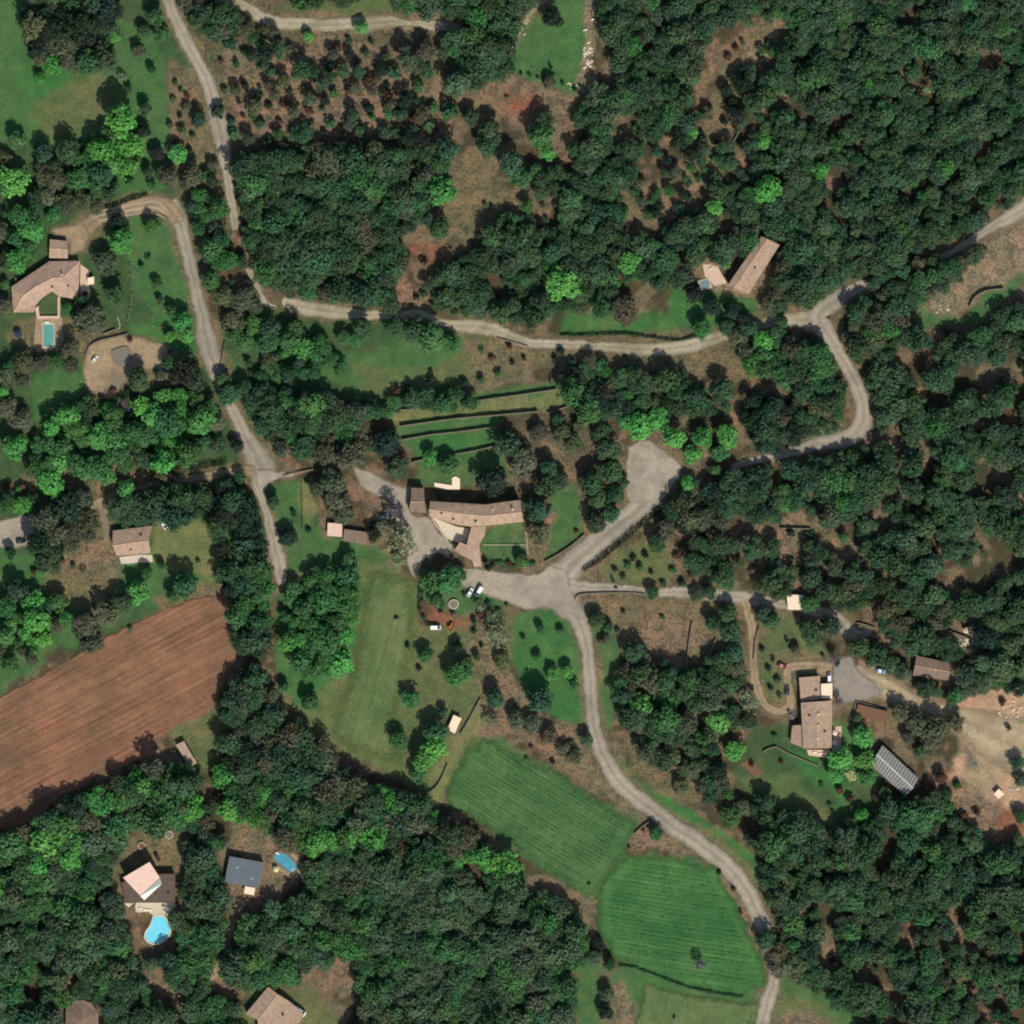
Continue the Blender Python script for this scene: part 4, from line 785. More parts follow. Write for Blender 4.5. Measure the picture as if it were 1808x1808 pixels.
#@@BUILDINGS
# ------------------------------------------------------------------ buildings
def boundary(faces):
    cnt = {}
    for f in faces:
        for i in range(len(f)):
            a, b = f[i], f[(i + 1) % len(f)]; cnt.setdefault(frozenset((a, b)), []).append((a, b))
    return [v[0] for v in cnt.values() if len(v) == 1]
def roof_solid(faces, org, dz, low, inset=0.0, uv=True):
    """solid under roof faces given as [(px,py,z)...]; low: thickness (<0) or ground z"""
    allp = sorted({p for f in faces for p in f}); cx = sum(p[0] for p in allp) / len(allp); cy = sum(p[1] for p in allp) / len(allp)
    rad = max(math.hypot(p[0] - cx, p[1] - cy) for p in allp) * S
    k = 1 - inset / rad if inset else 1.0
    def tp(p, z):
        x = cx + (p[0] - cx) * k; y = cy + (p[1] - cy) * k; return W(x, y, z) - Vector((org.x, org.y, 0))
    bm = bmesh.new(); top = {p: bm.verts.new(tp(p, p[2] + dz)) for p in allp}
    bot = {p: bm.verts.new(tp(p, (p[2] + dz - low) if low > 0 else 0.0)) for p in allp}
    ul = bm.loops.layers.uv.new('UVMap')
    for f in faces:
        fc = bm.faces.new([top[p] for p in f]); fc.normal_update()
        if fc.normal.z < 0: fc.normal_flip(); fc.normal_update()
        n = fc.normal; u = Vector((0, 0, 1)).cross(n)
        u = u.normalized() if u.length > 1e-3 else Vector((1, 0, 0)); v = n.cross(u)
        for l in fc.loops: l[ul].uv = (l.vert.co.dot(u), l.vert.co.dot(v))
        if low > 0:
            fb = bm.faces.new([bot[p] for p in f]); fb.normal_update()
            if fb.normal.z > 0: fb.normal_flip()
    for a, b in boundary(faces):
        try: bm.faces.new((top[a], top[b], bot[b], bot[a]))
        except ValueError: pass
    bmesh.ops.recalc_face_normals(bm, faces=bm.faces)
    return bm, k, (cx, cy)
def building(name, label, cat, faces, roofm, wallm, ridges=(), over=0.45, windows=True, chimneys=(), group=None, ridge_m='ridge', thick=0.22, door=True, flatcap=False):
    faces = [tuple(tuple(p) for p in f) for f in faces]
    allp = [p for f in faces for p in f]; cx = sum(p[0] for p in allp) / len(allp); cy = sum(p[1] for p in allp) / len(allp)
    org = W(cx, cy); root = empty(name, org, label=label, cat=cat, group=group)
    bm, k, c = roof_solid(faces, org, -0.02 - thick, 0, inset=over); wo_ = bm_obj('wall', bm, M[wallm], root)
    bm, _, _ = roof_solid(faces, org, 0, thick); ro = bm_obj('roof', bm, M[roofm], root)
    for a, b in ridges:
        bm = bmesh.new(); pa = W(a[0], a[1], a[2] + 0.05) - org; pb = W(b[0], b[1], b[2] + 0.05) - org
        cyl(bm, pa, pb, 0.17, 0.17, 6); bm_obj('ridge_cap', bm, M[ridge_m], ro)
    for (x, y, z, s) in chimneys:
        p = W(x, y, z) - org; bm = bmesh.new(); box(bm, p.x, p.y, z + 0.1, s, s, 1.9); box(bm, p.x, p.y, z + 1.12, s + 0.2, s + 0.2, 0.14)
        ch = bm_obj('chimney', bm, M['render'], ro)
    nd_ = 0
    if windows:
        es = boundary(faces); es.sort(key=lambda e: -math.hypot(e[0][0] - e[1][0], e[0][1] - e[1][1]))
        for a, b in es:
            if min(a[2], b[2]) < 2.0: continue
            A = W(c[0] + (a[0] - c[0]) * k, c[1] + (a[1] - c[1]) * k) - org; B = W(c[0] + (b[0] - c[0]) * k, c[1] + (b[1] - c[1]) * k) - org
            L = (B - A).length
            if L < 3.5: continue
            d = (B - A).normalized(); n = Vector((d.y, -d.x, 0)); ang = math.atan2(d.y, d.x)
            m_ = int(L / 3.6)
            for j in range(m_):
                q = A + d * (L * (j + 0.5) / m_)
                isdoor = door and nd_ == 0 and j == m_ // 2
                w, h, zc = (1.0, 2.05, 1.03) if isdoor else (1.0, 1.15, 1.5)
                bm = bmesh.new()
                for sx in (-1, 1): box(bm, q.x + d.x * sx * (w / 2 + .05), q.y + d.y * sx * (w / 2 + .05), zc, 0.1, 0.16, h, ang)
                box(bm, q.x, q.y, zc + h / 2 + .05, w + 0.2, 0.18, 0.1, ang)
                if not isdoor: box(bm, q.x, q.y, zc - h / 2 - .05, w + 0.3, 0.28, 0.1, ang)
                fr = bm_obj('door' if isdoor else 'window', bm, M['shutter'], root)
                bm = bmesh.new(); box(bm, q.x, q.y, zc, w, 0.1, h, ang); bm_obj('door_leaf' if isdoor else 'pane', bm, M['timber' if isdoor else 'glass'], fr)
                if isdoor: nd_ = 1
    hull = [(p[0], p[1]) for p in allp]
    for f in faces: block([(p[0], p[1]) for p in f], 2)
    return root
def rect_gable(c0, c1, c2, c3, e, r, side=0):
    """c0..c3 corners (px); ridge joins midpoint of c0-c3 and c1-c2; eaves e, ridge r"""
    m0 = ((c0[0] + c3[0]) / 2, (c0[1] + c3[1]) / 2, r); m1 = ((c1[0] + c2[0]) / 2, (c1[1] + c2[1]) / 2, r)
    p = [(x, y, e) for x, y in (c0, c1, c2, c3)]
    return [(p[0], p[1], m1, m0), (m0, m1, p[2], p[3])], (m0, m1)
def flat(pts, z, slope=0.0):
    y0 = min(p[1] for p in pts)
    return [tuple((x, y, z - (y - y0) * slope) for x, y in pts)]

# west villa
A_, B_, C_, D_ = (42, 523, 5.0), (64, 507, 5.2), (96, 491, 5.6), (113, 491, 5.6)
E = 3.1; p = lambda x, y, z=E: (x, y, z)
building('tiled_villa', 'large angled villa with pink clay tile roof beside the teal pool', 'house', [
 (p(21, 507), p(88, 462), C_, B_, A_), (p(21, 507), A_, p(25, 552)), (A_, B_, p(73, 527), p(63, 539), p(59, 552), p(25, 552)),
 (B_, C_, p(92, 514), p(73, 527)), (C_, D_, p(104, 523), p(92, 514)), (D_, p(142, 461), p(139, 530), p(104, 523)), (p(88, 462), p(142, 461), D_, C_)],
 'tile_pink', 'render', ridges=[(A_, B_), (B_, C_), (C_, D_), (A_, p(25, 552)), (D_, p(142, 461))], chimneys=[(95, 511, 4.4, 0.7), (112, 487, 5.5, 0.6)])
fs, rd = rect_gable((89, 423), (120, 426), (121, 457), (88, 456), 2.8, 3.7); 
building('garage', 'square pinkish tiled garage north of the angled villa', 'garage', fs, 'tile_brown', 'render', [rd])
# left cottage
fs = [((200, 937, 3), (270, 928, 3), (264, 954, 4.7), (200, 963, 4.7)), ((200, 963, 4.7), (264, 954, 4.7), (267, 977, 3), (207, 981, 3))]
building('cottage', 'cottage with pale ridge line beside the long dark hedge of trees', 'house', fs, 'tile_brown', 'render', [((200, 963, 4.7), (264, 954, 4.7))])
# central farmhouse
e, r = 6.6, 8.2
fs = [((760, 885, e), (859, 891, e), (859, 911, r), (810, 907, r), (758, 899, r)), ((859, 891, e), (891, 886, e), (919, 883, e), (921, 904, r), (859, 911, r)),
      ((758, 899, r), (810, 907, r), (859, 911, r), (858, 928, e - .4), (832, 930, e - .6), (806, 926, e - .8), (759, 912, e)), ((859, 911, r), (921, 904, r), (924, 921, e), (858, 928, e - .4))]
building('farmhouse', 'long curved stone farmhouse with brown tiled roof at the centre courtyard', 'farmhouse', fs, 'tile_brown', 'render', [((758, 899, r), (810, 907, r)), ((810, 907, r), (859, 911, r)), ((859, 911, r), (921, 904, r))], chimneys=[(802, 920, 7, .7), (905, 900, 8, .7)])
fs = [((832, 931, 5.2), (858, 929, 5.2), (856, 945, 5.0), (848, 958, 4.9), (824, 961, 4.9))]
building('farm_wing', 'pink tiled south wing joined to the curved farmhouse', 'house wing', fs, 'tile_pink', 'render', door=False)
fs = [((812, 957, 4.5), (824, 962, 4.9), (834, 990, 4.9), (802, 972, 3.6)), ((824, 962, 4.9), (849, 955, 4.3), (846, 966, 4.3), (851, 1000, 3.8), (838, 1001, 3.8), (834, 990, 4.9))]
building('barn', 'small pink tiled barn at the south tip of the farmhouse', 'barn', fs, 'tile_pink', 'render', [((824, 962, 4.9), (834, 990, 4.9))])
fs = [((727, 861, 4.2), (749, 862, 4.2), (750, 886, 5.6), (725, 886, 5.6)), ((725, 886, 5.6), (750, 886, 5.6), (753, 906, 4.2), (722, 903, 4.2))]
building('outhouse', 'square grey and brown tiled outhouse at the west end of the farmhouse', 'outhouse', fs, 'tile_grey', 'render', [((725, 886, 5.6), (750, 886, 5.6))])
# north-east house
fs = [((1344, 418, 4.6), (1354, 423, 5.4), (1295, 509, 5.4), (1284, 504, 4.6)), ((1354, 423, 5.4), (1376, 433, 3.9), (1321, 520, 3.9), (1295, 509, 5.4))]
nh = building('long_house', 'long narrow tiled house alone in the north east wood', 'house', fs, 'tile_brown', 'render', [((1354, 423, 5.4), (1295, 509, 5.4))], chimneys=[(1338, 432, 5, .6)])
# south-east house
fs, rd = rect_gable((1410, 1196), (1447, 1193), (1447, 1235), (1413, 1238), 3.3, 3.9)
building('annexe', 'low tiled annexe at the north end of the large east house', 'annexe', flat([(1410, 1196), (1447, 1193), (1447, 1234), (1413, 1238)], 3.6, 0.006), 'tile_brown', 'render')
building('carport', 'flat cream roofed carport beside the grey forecourt', 'carport', flat([(1449, 1207), (1469, 1206), (1469, 1233), (1449, 1233)], 3.0, 0.0), 'cream', 'render', windows=False)
fs = [((1413, 1240, 5.0), (1440, 1238, 6.3), (1442, 1320, 6.3), (1417, 1321, 5.0)), ((1440, 1238, 6.3), (1468, 1236, 5.0), (1467, 1321, 5.0), (1442, 1320, 6.3))]
building('stone_house', 'large brown tiled house by the grey forecourt and round drive', 'house', fs, 'tile_brown', 'render', [((1440, 1238, 6.3), (1442, 1320, 6.3))], chimneys=[(1444, 1260, 6, .7), (1444, 1280, 6, .6)])
building('lean_to', 'lean-to with sloping tiles on the west side of the large house', 'lean-to', [((1398, 1281, 2.9), (1415, 1279, 3.9), (1416, 1319, 3.9), (1395, 1311, 2.9))], 'tile_brown', 'render')
# east barn
fs = [((1617, 1157, 3.2), (1684, 1172, 3.2), (1678, 1186, 4.2), (1614, 1175, 4.2)), ((1614, 1175, 4.2), (1678, 1186, 4.2), (1672, 1201, 3.2), (1611, 1193, 3.2))]
building('tiled_barn', 'brown tiled barn south east of the row of dark trees, beside blue car', 'barn', fs, 'tile_grey', 'render', [((1614, 1175, 4.2), (1678, 1186, 4.2))])
building('cabin', 'cream flat roofed cabin partly under a tree by the access road', 'cabin', flat([(1388, 1049), (1420, 1051), (1419, 1077), (1391, 1076)], 2.7), 'cream', 'render')
# long seamed shed
a0, a1, a2, a3 = (1557, 1315), (1621, 1374), (1598, 1405), (1536, 1350); r0, r1 = (1547, 1331), (1611, 1391)
fs = [((*a0, 3.2), (*a1, 3.2), (*r1, 4.0), (*r0, 4.0)), ((*r0, 4.0), (*r1, 4.0), (*a2, 3.2), (*a3, 3.2))]
sh = building('greenhouse', 'long grey panelled shed with white seams and ridge', 'shed', fs, 'panel', 'dark_render', [((*r0, 4.0), (*r1, 4.0))], ridge_m='white', windows=False)
sroof = [c for c in sh.children if c.name.startswith('roof')][0]
for k in range(15):
    t = (k + 0.5) / 15
    for (s0, s1, e0, e1) in ((a0, a1, r0, r1), (r0, r1, a3, a2)):
        q0 = (s0[0] + (s1[0] - s0[0]) * t, s0[1] + (s1[1] - s0[1]) * t); q1 = (e0[0] + (e1[0] - e0[0]) * t, e0[1] + (e1[1] - e0[1]) * t)
        z0, z1 = (3.2, 4.0) if s0 is a0 else (4.0, 3.2)
        bm = bmesh.new(); cyl(bm, W(*q0, z0 + .05) - sh.location, W(*q1, z1 + .05) - sh.location, 0.085, 0.085, 4)
        bm_obj('seam', bm, M['white'], sroof)
# modern house
mh = building('modern_house', 'modern house with pale tilted roof on dark tiles above the blue egg pool', 'house',
 [((215, 1557, 3.6), (284, 1542, 3.6), (310, 1542, 3.6), (310, 1593, 3.6), (223, 1593, 3.6))], 'tile_dark', 'render', door=True)
bm, _, _ = roof_solid([((219, 1548, 6.2), (266, 1520, 7.6), (284, 1548, 6.6), (249, 1580, 5.2))], mh.location, 0, 0.25); up = bm_obj('upper_roof', bm, M['membrane'], mh)
bm, _, _ = roof_solid([((219, 1548, 6.2), (266, 1520, 7.6), (284, 1548, 6.6), (249, 1580, 5.2))], mh.location, -0.27, 0, inset=0.5); bm_obj('upper_wall', bm, M['render'], mh)
bm, _, _ = roof_solid([((249, 1581, 5.0), (284, 1549, 5.9), (287, 1559, 4.2), (256, 1588, 3.9))], mh.location, 0, 0.1); bm_obj('glazing', bm, M['skylight'], mh)
for xx in (228, 262, 298):
    bm = bmesh.new(); f = [(xx - 8, 1594, 3.0), (xx + 8, 1594, 3.0), (xx, 1602, 2.7)]
    vs = [bm.verts.new(W(*q) - mh.location) for q in f]; vb = [bm.verts.new(W(q[0], q[1], q[2] - .06) - mh.location) for q in f]
    bm.faces.new(vs); bm.faces.new(vb[::-1])
    for i in range(3): bm.faces.new((vs[i], vs[(i + 1) % 3], vb[(i + 1) % 3], vb[i]))
    bmesh.ops.recalc_face_normals(bm, faces=bm.faces); bm_obj('shade_sail', bm, M['pale_stone'], mh)
block(P('219 1548 266 1520 284 1548 310 1542 310 1593 223 1593'), 2)
building('flat_roof_house', 'square house with plain slate grey flat roof near the small blue pool', 'house', flat([(406, 1511), (467, 1522), (456, 1566), (397, 1557)], 3.6), 'grey_roof', 'render')
building('pergola', 'small striped cream pergola on the south side of the grey flat house', 'pergola', flat([(433, 1564), (451, 1567), (449, 1580), (431, 1577)], 2.6), 'cream', 'timber', windows=False)
fs = [((474, 1741, 3.4), (491, 1754, 4.4), (456, 1800, 4.4), (434, 1789, 3.4)), ((491, 1754, 4.4), (512, 1767, 3.6), (538, 1790, 3.4), (512, 1830, 3.4), (456, 1830, 3.8), (456, 1800, 4.4))]
building('south_house', 'brown tiled house cut by the bottom edge with white van beside it', 'house', fs, 'tile_brown', 'render', [((491, 1754, 4.4), (456, 1800, 4.4))])
fs = [((117, 1782, 3.2), (130, 1768, 3.2), (147, 1764, 3.2), (145, 1800, 5.4)), ((147, 1764, 3.2), (164, 1771, 3.2), (174, 1788, 3.2), (145, 1800, 5.4)), ((174, 1788, 3.2), (176, 1830, 3.2), (145, 1800, 5.4)), ((176, 1830, 3.2), (116, 1830, 3.2), (145, 1800, 5.4)), ((116, 1830, 3.2), (117, 1782, 3.2), (145, 1800, 5.4))]
building('round_house', 'many sided brown roofed house alone in the woods at lower left corner', 'house', fs, 'tile_grey', 'render', windows=True)
building('garden_hut', 'small cream metal roofed hut beside the green trees above the upper vineyard', 'hut', flat([(801, 1262), (815, 1268), (803, 1295), (790, 1287)], 2.5), 'cream', 'timber', windows=False)
building('white_shed', 'small pale shed west of the bare purplish tree', 'shed', flat([(579, 923), (605, 925), (604, 948), (578, 946)], 2.5), 'membrane', 'timber', windows=False)
building('grey_lean_to', 'low brownish roofed store beside the small pale shed', 'store', flat([(608, 934), (650, 940), (648, 962), (606, 955)], 2.4, 0.01), 'tile_grey', 'stone', windows=False)
building('tool_shed', 'small pale square shed on the sandy ground at the far right', 'shed', flat([(1754, 1401), (1763, 1392), (1772, 1402), (1762, 1410)], 2.2), 'cream', 'timber', windows=False)
building('pump_house', 'pale pinkish slab roofed shed between ploughed field and dark trees', 'shed', flat([(311, 1315), (325, 1308), (348, 1346), (337, 1356)], 2.6), 'tile_pink', 'stone', windows=False)
building('water_tank_house', 'small cream cube beside the pink terrace of the angled villa', 'outbuilding', flat([(155, 491), (167, 489), (167, 502), (156, 503)], 2.4), 'cream', 'render', windows=False)
building('stone_shelter', 'low earthen roofed shelter east of the large brown tiled house', 'shelter', flat([(1515, 1243), (1568, 1256), (1566, 1276), (1508, 1264)], 2.0, 0.004), 'soil', 'stone', windows=False)

def fittings(kind, lst, mat, size, high):
    """skylights and vents sitting on roofs: children of the roof they pierce"""
    for nm_, x, y, z, deg in lst:
        r_ = [o for o in bpy.data.objects if o.name == nm_][0]; ro = [c for c in r_.children if c.name.startswith('roof')][0]
        q = W(x, y, z) - r_.location; bm = bmesh.new(); box(bm, q.x, q.y, z, size[0], size[1], high, math.radians(deg)); bm_obj(kind, bm, M[mat], ro)
fittings('skylight', [('long_house', 1332, 473, 5.0, 57), ('long_house', 1339, 435, 5.5, 57), ('long_house', 1306, 494, 5.2, 57), ('stone_house', 1428, 1262, 5.8, 0), ('stone_house', 1455, 1290, 5.8, 0), ('annexe', 1440, 1218, 3.7, 0), ('tiled_villa', 122, 505, 4.6, 0), ('farmhouse', 840, 920, 7.6, 0), ('farmhouse', 780, 906, 8.0, 0), ('cottage', 232, 970, 3.9, 5), ('cottage', 250, 944, 4.2, 5), ('south_house', 500, 1790, 4.3, 35), ('modern_house', 298, 1575, 3.8, 0)], 'glass', (1.1, .8), .3)
fittings('vent', [('flat_roof_house', 420, 1530, 3.8, 0), ('flat_roof_house', 445, 1550, 3.8, 0), ('stone_house', 1442, 1302, 6.5, 0), ('tiled_barn', 1650, 1182, 4.3, 0), ('tiled_villa', 60, 515, 4.9, 0), ('farmhouse', 870, 900, 7.9, 0), ('garage', 105, 440, 3.8, 0), ('barn', 840, 978, 4.7, 0)], 'white', (.45, .45), .6)
# ------------------------------------------------------------------ terraces, pools
def slab(name, poly, mat, h, label, cat, wob=0.0, blk=True):
    o = sheet(name, poly, mat, kind=None, z=h, wob=wob, dens=12, blk=blk)
    me = o.data; bm = bmesh.new(); bm.from_mesh(me)
    r = bmesh.ops.extrude_face_region(bm, geom=bm.faces[:]); vs = [v for v in r['geom'] if isinstance(v, bmesh.types.BMVert)]
    for v in vs: v.co.z = 0.0
    bmesh.ops.recalc_face_normals(bm, faces=bm.faces); bm.to_mesh(me); bm.free()
    return tag(o, label, cat)
def pool(name, label, poly, water, cope='pale_stone', cw=3.0, h=0.4):
    cx = sum(q[0] for q in poly) / len(poly); cy = sum(q[1] for q in poly) / len(poly); org = W(cx, cy)
    root = empty(name, org, label=label, cat='swimming pool')
    n = len(poly)
    outp = [(cx + (x - cx) * (1 + cw / max(6, math.hypot(x - cx, y - cy))), cy + (y - cy) * (1 + cw / max(6, math.hypot(x - cx, y - cy)))) for x, y in poly]
    bm = bmesh.new(); rings = []
    for pl, z in ((outp, 0.0), (outp, h), (poly, h), (poly, 0.05)): rings.append([bm.verts.new(W(x, y, z) - org) for x, y in pl])
    for a, b in zip(rings, rings[1:]):
        for i in range(n): bm.faces.new((a[i], a[(i + 1) % n], b[(i + 1) % n], b[i]))
    bmesh.ops.recalc_face_normals(bm, faces=bm.faces); bm_obj('coping', bm, M[cope], root)
    bm = bmesh.new(); f = bm.faces.new([bm.verts.new(W(x, y, h - 0.14) - org) for x, y in poly]); f.normal_update()
    if f.normal.z < 0: f.normal_flip()
    bmesh.ops.triangulate(bm, faces=[f]); bm_obj('water', bm, M[water], root)
    x, y = poly[0]; q = W(x, y, h) - org; bm = bmesh.new()
    for dx in (-.25, .25): cyl(bm, (q.x * .8 + dx, q.y * .8, 0.1), (q.x * .8 + dx, q.y * .8, h + 0.7), 0.03, 0.03, 5)
    bm_obj('ladder', bm, M['white'], root); block(outp, 2)
    x, y = poly[len(poly) // 2]; q = W(x, y, h) - org; bm = bmesh.new(); an = math.atan2(q.y, q.x)
    for st in range(3): box(bm, q.x * (.86 - st * .09), q.y * (.86 - st * .09), h - .1 - st * .035, .34, 1.9, .05, an)
    bm_obj('steps', bm, M['pale_stone'], root)
    return root
slab('pool_deck', P('63 562 110 560 114 600 106 618 64 622 60 600'), M['yard'], 0.22, 'dusty paved deck round the teal pool of the angled villa', 'terrace')
slab('villa_terrace', P('143 466 156 476 157 505 160 516 156 530 140 534'), M['pink_paving'], 0.2, 'pink paved terrace on the east side of the angled villa', 'terrace', 1)
slab('patio', P('62 545 66 563 106 562 106 524 102 524 102 558 70 558 68 540'), M['pink_paving'], 0.9, 'pink wall and path framing the small villa courtyard', 'patio wall')
pool('villa_pool', 'rectangular teal pool on a dusty deck south of the angled villa', P('76 573 95 573 95 612 77 612'), 'pool_teal')
pool('egg_pool', 'bright blue egg shaped pool below the modern house', smooth_poly('271 1619 286 1617 295 1627 300 1641 295 1655 282 1664 266 1664 257 1655 259 1645 267 1634', 4), 'pool_blue')
slab('pool_terrace', smooth_poly('240 1594 308 1594 306 1604 298 1614 292 1618 272 1618 262 1610 240 1610'), M['pale_stone'], 0.3, 'cream stone terrace between the modern house and egg shaped pool', 'terrace')
slab('pool_surround', smooth_poly('480 1508 500 1498 520 1508 534 1528 524 1550 506 1546 484 1532'), M['yard'], 0.2, 'pale stone surround of the small soft blue pool', 'terrace', 1)
pool('family_pool', 'small soft blue pool with stone edge beside the grey flat house', smooth_poly('491 1505 503 1508 515 1519 524 1531 516 1541 504 1533 492 1523 484 1516', 4), 'pool_soft', cope='stone', cw=4.5)
pool('covered_pool', 'small grey blue covered pool beside patio of the long north east house', P('1234 497 1250 492 1256 506 1240 512'), 'pool_grey', cw=2)
slab('stone_patio', P('1240 466 1268 470 1284 500 1262 506 1244 488'), M['pink_paving'], 0.2, 'stone patio at the west end of the long north east house', 'patio', 2)
slab('east_terrace', P('1471 1283 1486 1282 1484 1326 1470 1326'), M['pink_paving'], 0.25, 'narrow stone terrace on the east side of the large house', 'terrace')
slab('south_terrace', P('1424 1324 1466 1324 1460 1338 1428 1334'), M['pink_paving'], 0.25, 'stone terrace along the south side of the large house', 'terrace')
slab('pale_terrace', P('767 852 798 857 798 844 804 841 812 845 812 864 790 864 767 859'), M['cream'], 0.5, 'cream stone terrace in the shaded garden behind the farmhouse', 'terrace')
slab('farm_terrace', P('765 914 806 930 830 933 822 958 808 958 790 952'), M['pale_stone'], 0.18, 'pale stone courtyard terrace in the angle of the farmhouse', 'terrace', 1)
slab('cottage_patio', P('210 983 268 979 270 992 214 996'), M['pale_stone'], 0.15, 'pale patio on the south side of the cottage', 'patio', 1)

# ------------------------------------------------------------------ walls and hedges
def wall_line(name, label, s, h=1.2, t=0.5, mat='stone', group=None):
    pts = [tuple(q[:2]) for q in spline(P(s), 8)]; org = W(*pts[0]); bm = bmesh.new(); n = len(pts); rows = []
    for i, q in enumerate(pts):
        a = np.array(pts[max(i - 1, 0)]); b = np.array(pts[min(i + 1, n - 1)]); d = b - a; d = d / (np.linalg.norm(d) + 1e-9); nn = np.array([-d[1], d[0]]) * t / 2 / S
        hh = h * random.uniform(0.85, 1.1); L = np.array(q) + nn; R = np.array(q) - nn
        rows.append([bm.verts.new(W(*L, 0) - org), bm.verts.new(W(*L, hh) - org), bm.verts.new(W(*R, hh) - org), bm.verts.new(W(*R, 0) - org)])
    for a, b in zip(rows, rows[1:]):
        for k in range(3): bm.faces.new((a[k], a[k + 1], b[k + 1], b[k]))
    bm.faces.new(rows[0]); bm.faces.new(rows[-1][::-1]); bmesh.ops.recalc_face_normals(bm, faces=bm.faces)
    o = bm_obj(name, bm, M[mat]); o.location = org; return tag(o, label, 'wall' if 'fence' not in name else 'fence', group)
def leaf_strip(name, label, s, w, h, T, cat='hedge', dens=26, size=0.2, group=None, gaps=0.0):
    pts = spline(P(s), 3); org = W(*pts[0][:2]); cl = []; 
    arr = np.array([W(q[0], q[1]) - org for q in pts])
    seg = np.linalg.norm(np.diff(arr, axis=0), axis=1); Lt = seg.sum(); n = max(12, int(Lt * dens)); cum = np.concatenate([[0], np.cumsum(seg)])
    t = rng.random(n) * Lt; ii = np.clip(np.searchsorted(cum, t) - 1, 0, len(seg) - 1); f = (t - cum[ii]) / seg[ii]
    base = arr[ii] * (1 - f)[:, None] + arr[ii + 1] * f[:, None]
    if gaps:
        key = N4(base[:, 0] + org.x, base[:, 1] + org.y, 1.7); keep = key > gaps; base = base[keep]; n = len(base)
        if n < 4: return None
    a = rng.random(n) * 2 * PI; up = np.abs(rng.normal(size=n)) * 0.5 + 0.35; u = rng.random(n)
    bul = 0.75 + 0.5 * N1(base[:, 0] + org.x, base[:, 1] + org.y, 2.2)
    P_ = base + np.stack([np.cos(a) * w / 2 * bul * np.sqrt(u), np.sin(a) * w / 2 * bul * np.sqrt(u), np.clip(up, 0.05, 1) * h * bul * (1 - 0.35 * u)], 1)
    nrm = rng.normal(size=(n, 3)) + np.array([0, 0, 0.6]); nrm /= np.linalg.norm(nrm, axis=1)[:, None]
    tt = np.cross(nrm, rng.normal(size=(n, 3))); tt /= np.linalg.norm(tt, axis=1)[:, None]; bb = np.cross(nrm, tt); sz = size * rng.uniform(0.6, 1.3, n)[:, None]
    q = np.stack([P_ - tt * sz - bb * sz, P_ + tt * sz - bb * sz, P_ + tt * sz + bb * sz, P_ - tt * sz + bb * sz], 1).reshape(-1, 3)
    if gaps:
        w_ = np.array([0, 0.05, 0]); up_ = np.array([0, 0, 0.42]); m_ = arr
        cq = np.stack([m_[:-1] + up_ - w_, m_[1:] + up_ - w_, m_[1:] + up_ + w_, m_[:-1] + up_ + w_], 1).reshape(-1, 3)
        q = np.concatenate([q, cq]); n = len(q) // 4
    me = cloud_mesh(name, q, np.repeat(rng.uniform(0.7, 1.3, n), 4), M['leaf']); o = link(name, me); o.location = org
    o.color = (*lin(tint(T, 0, 0)), 1); return tag(o, label, cat, group)
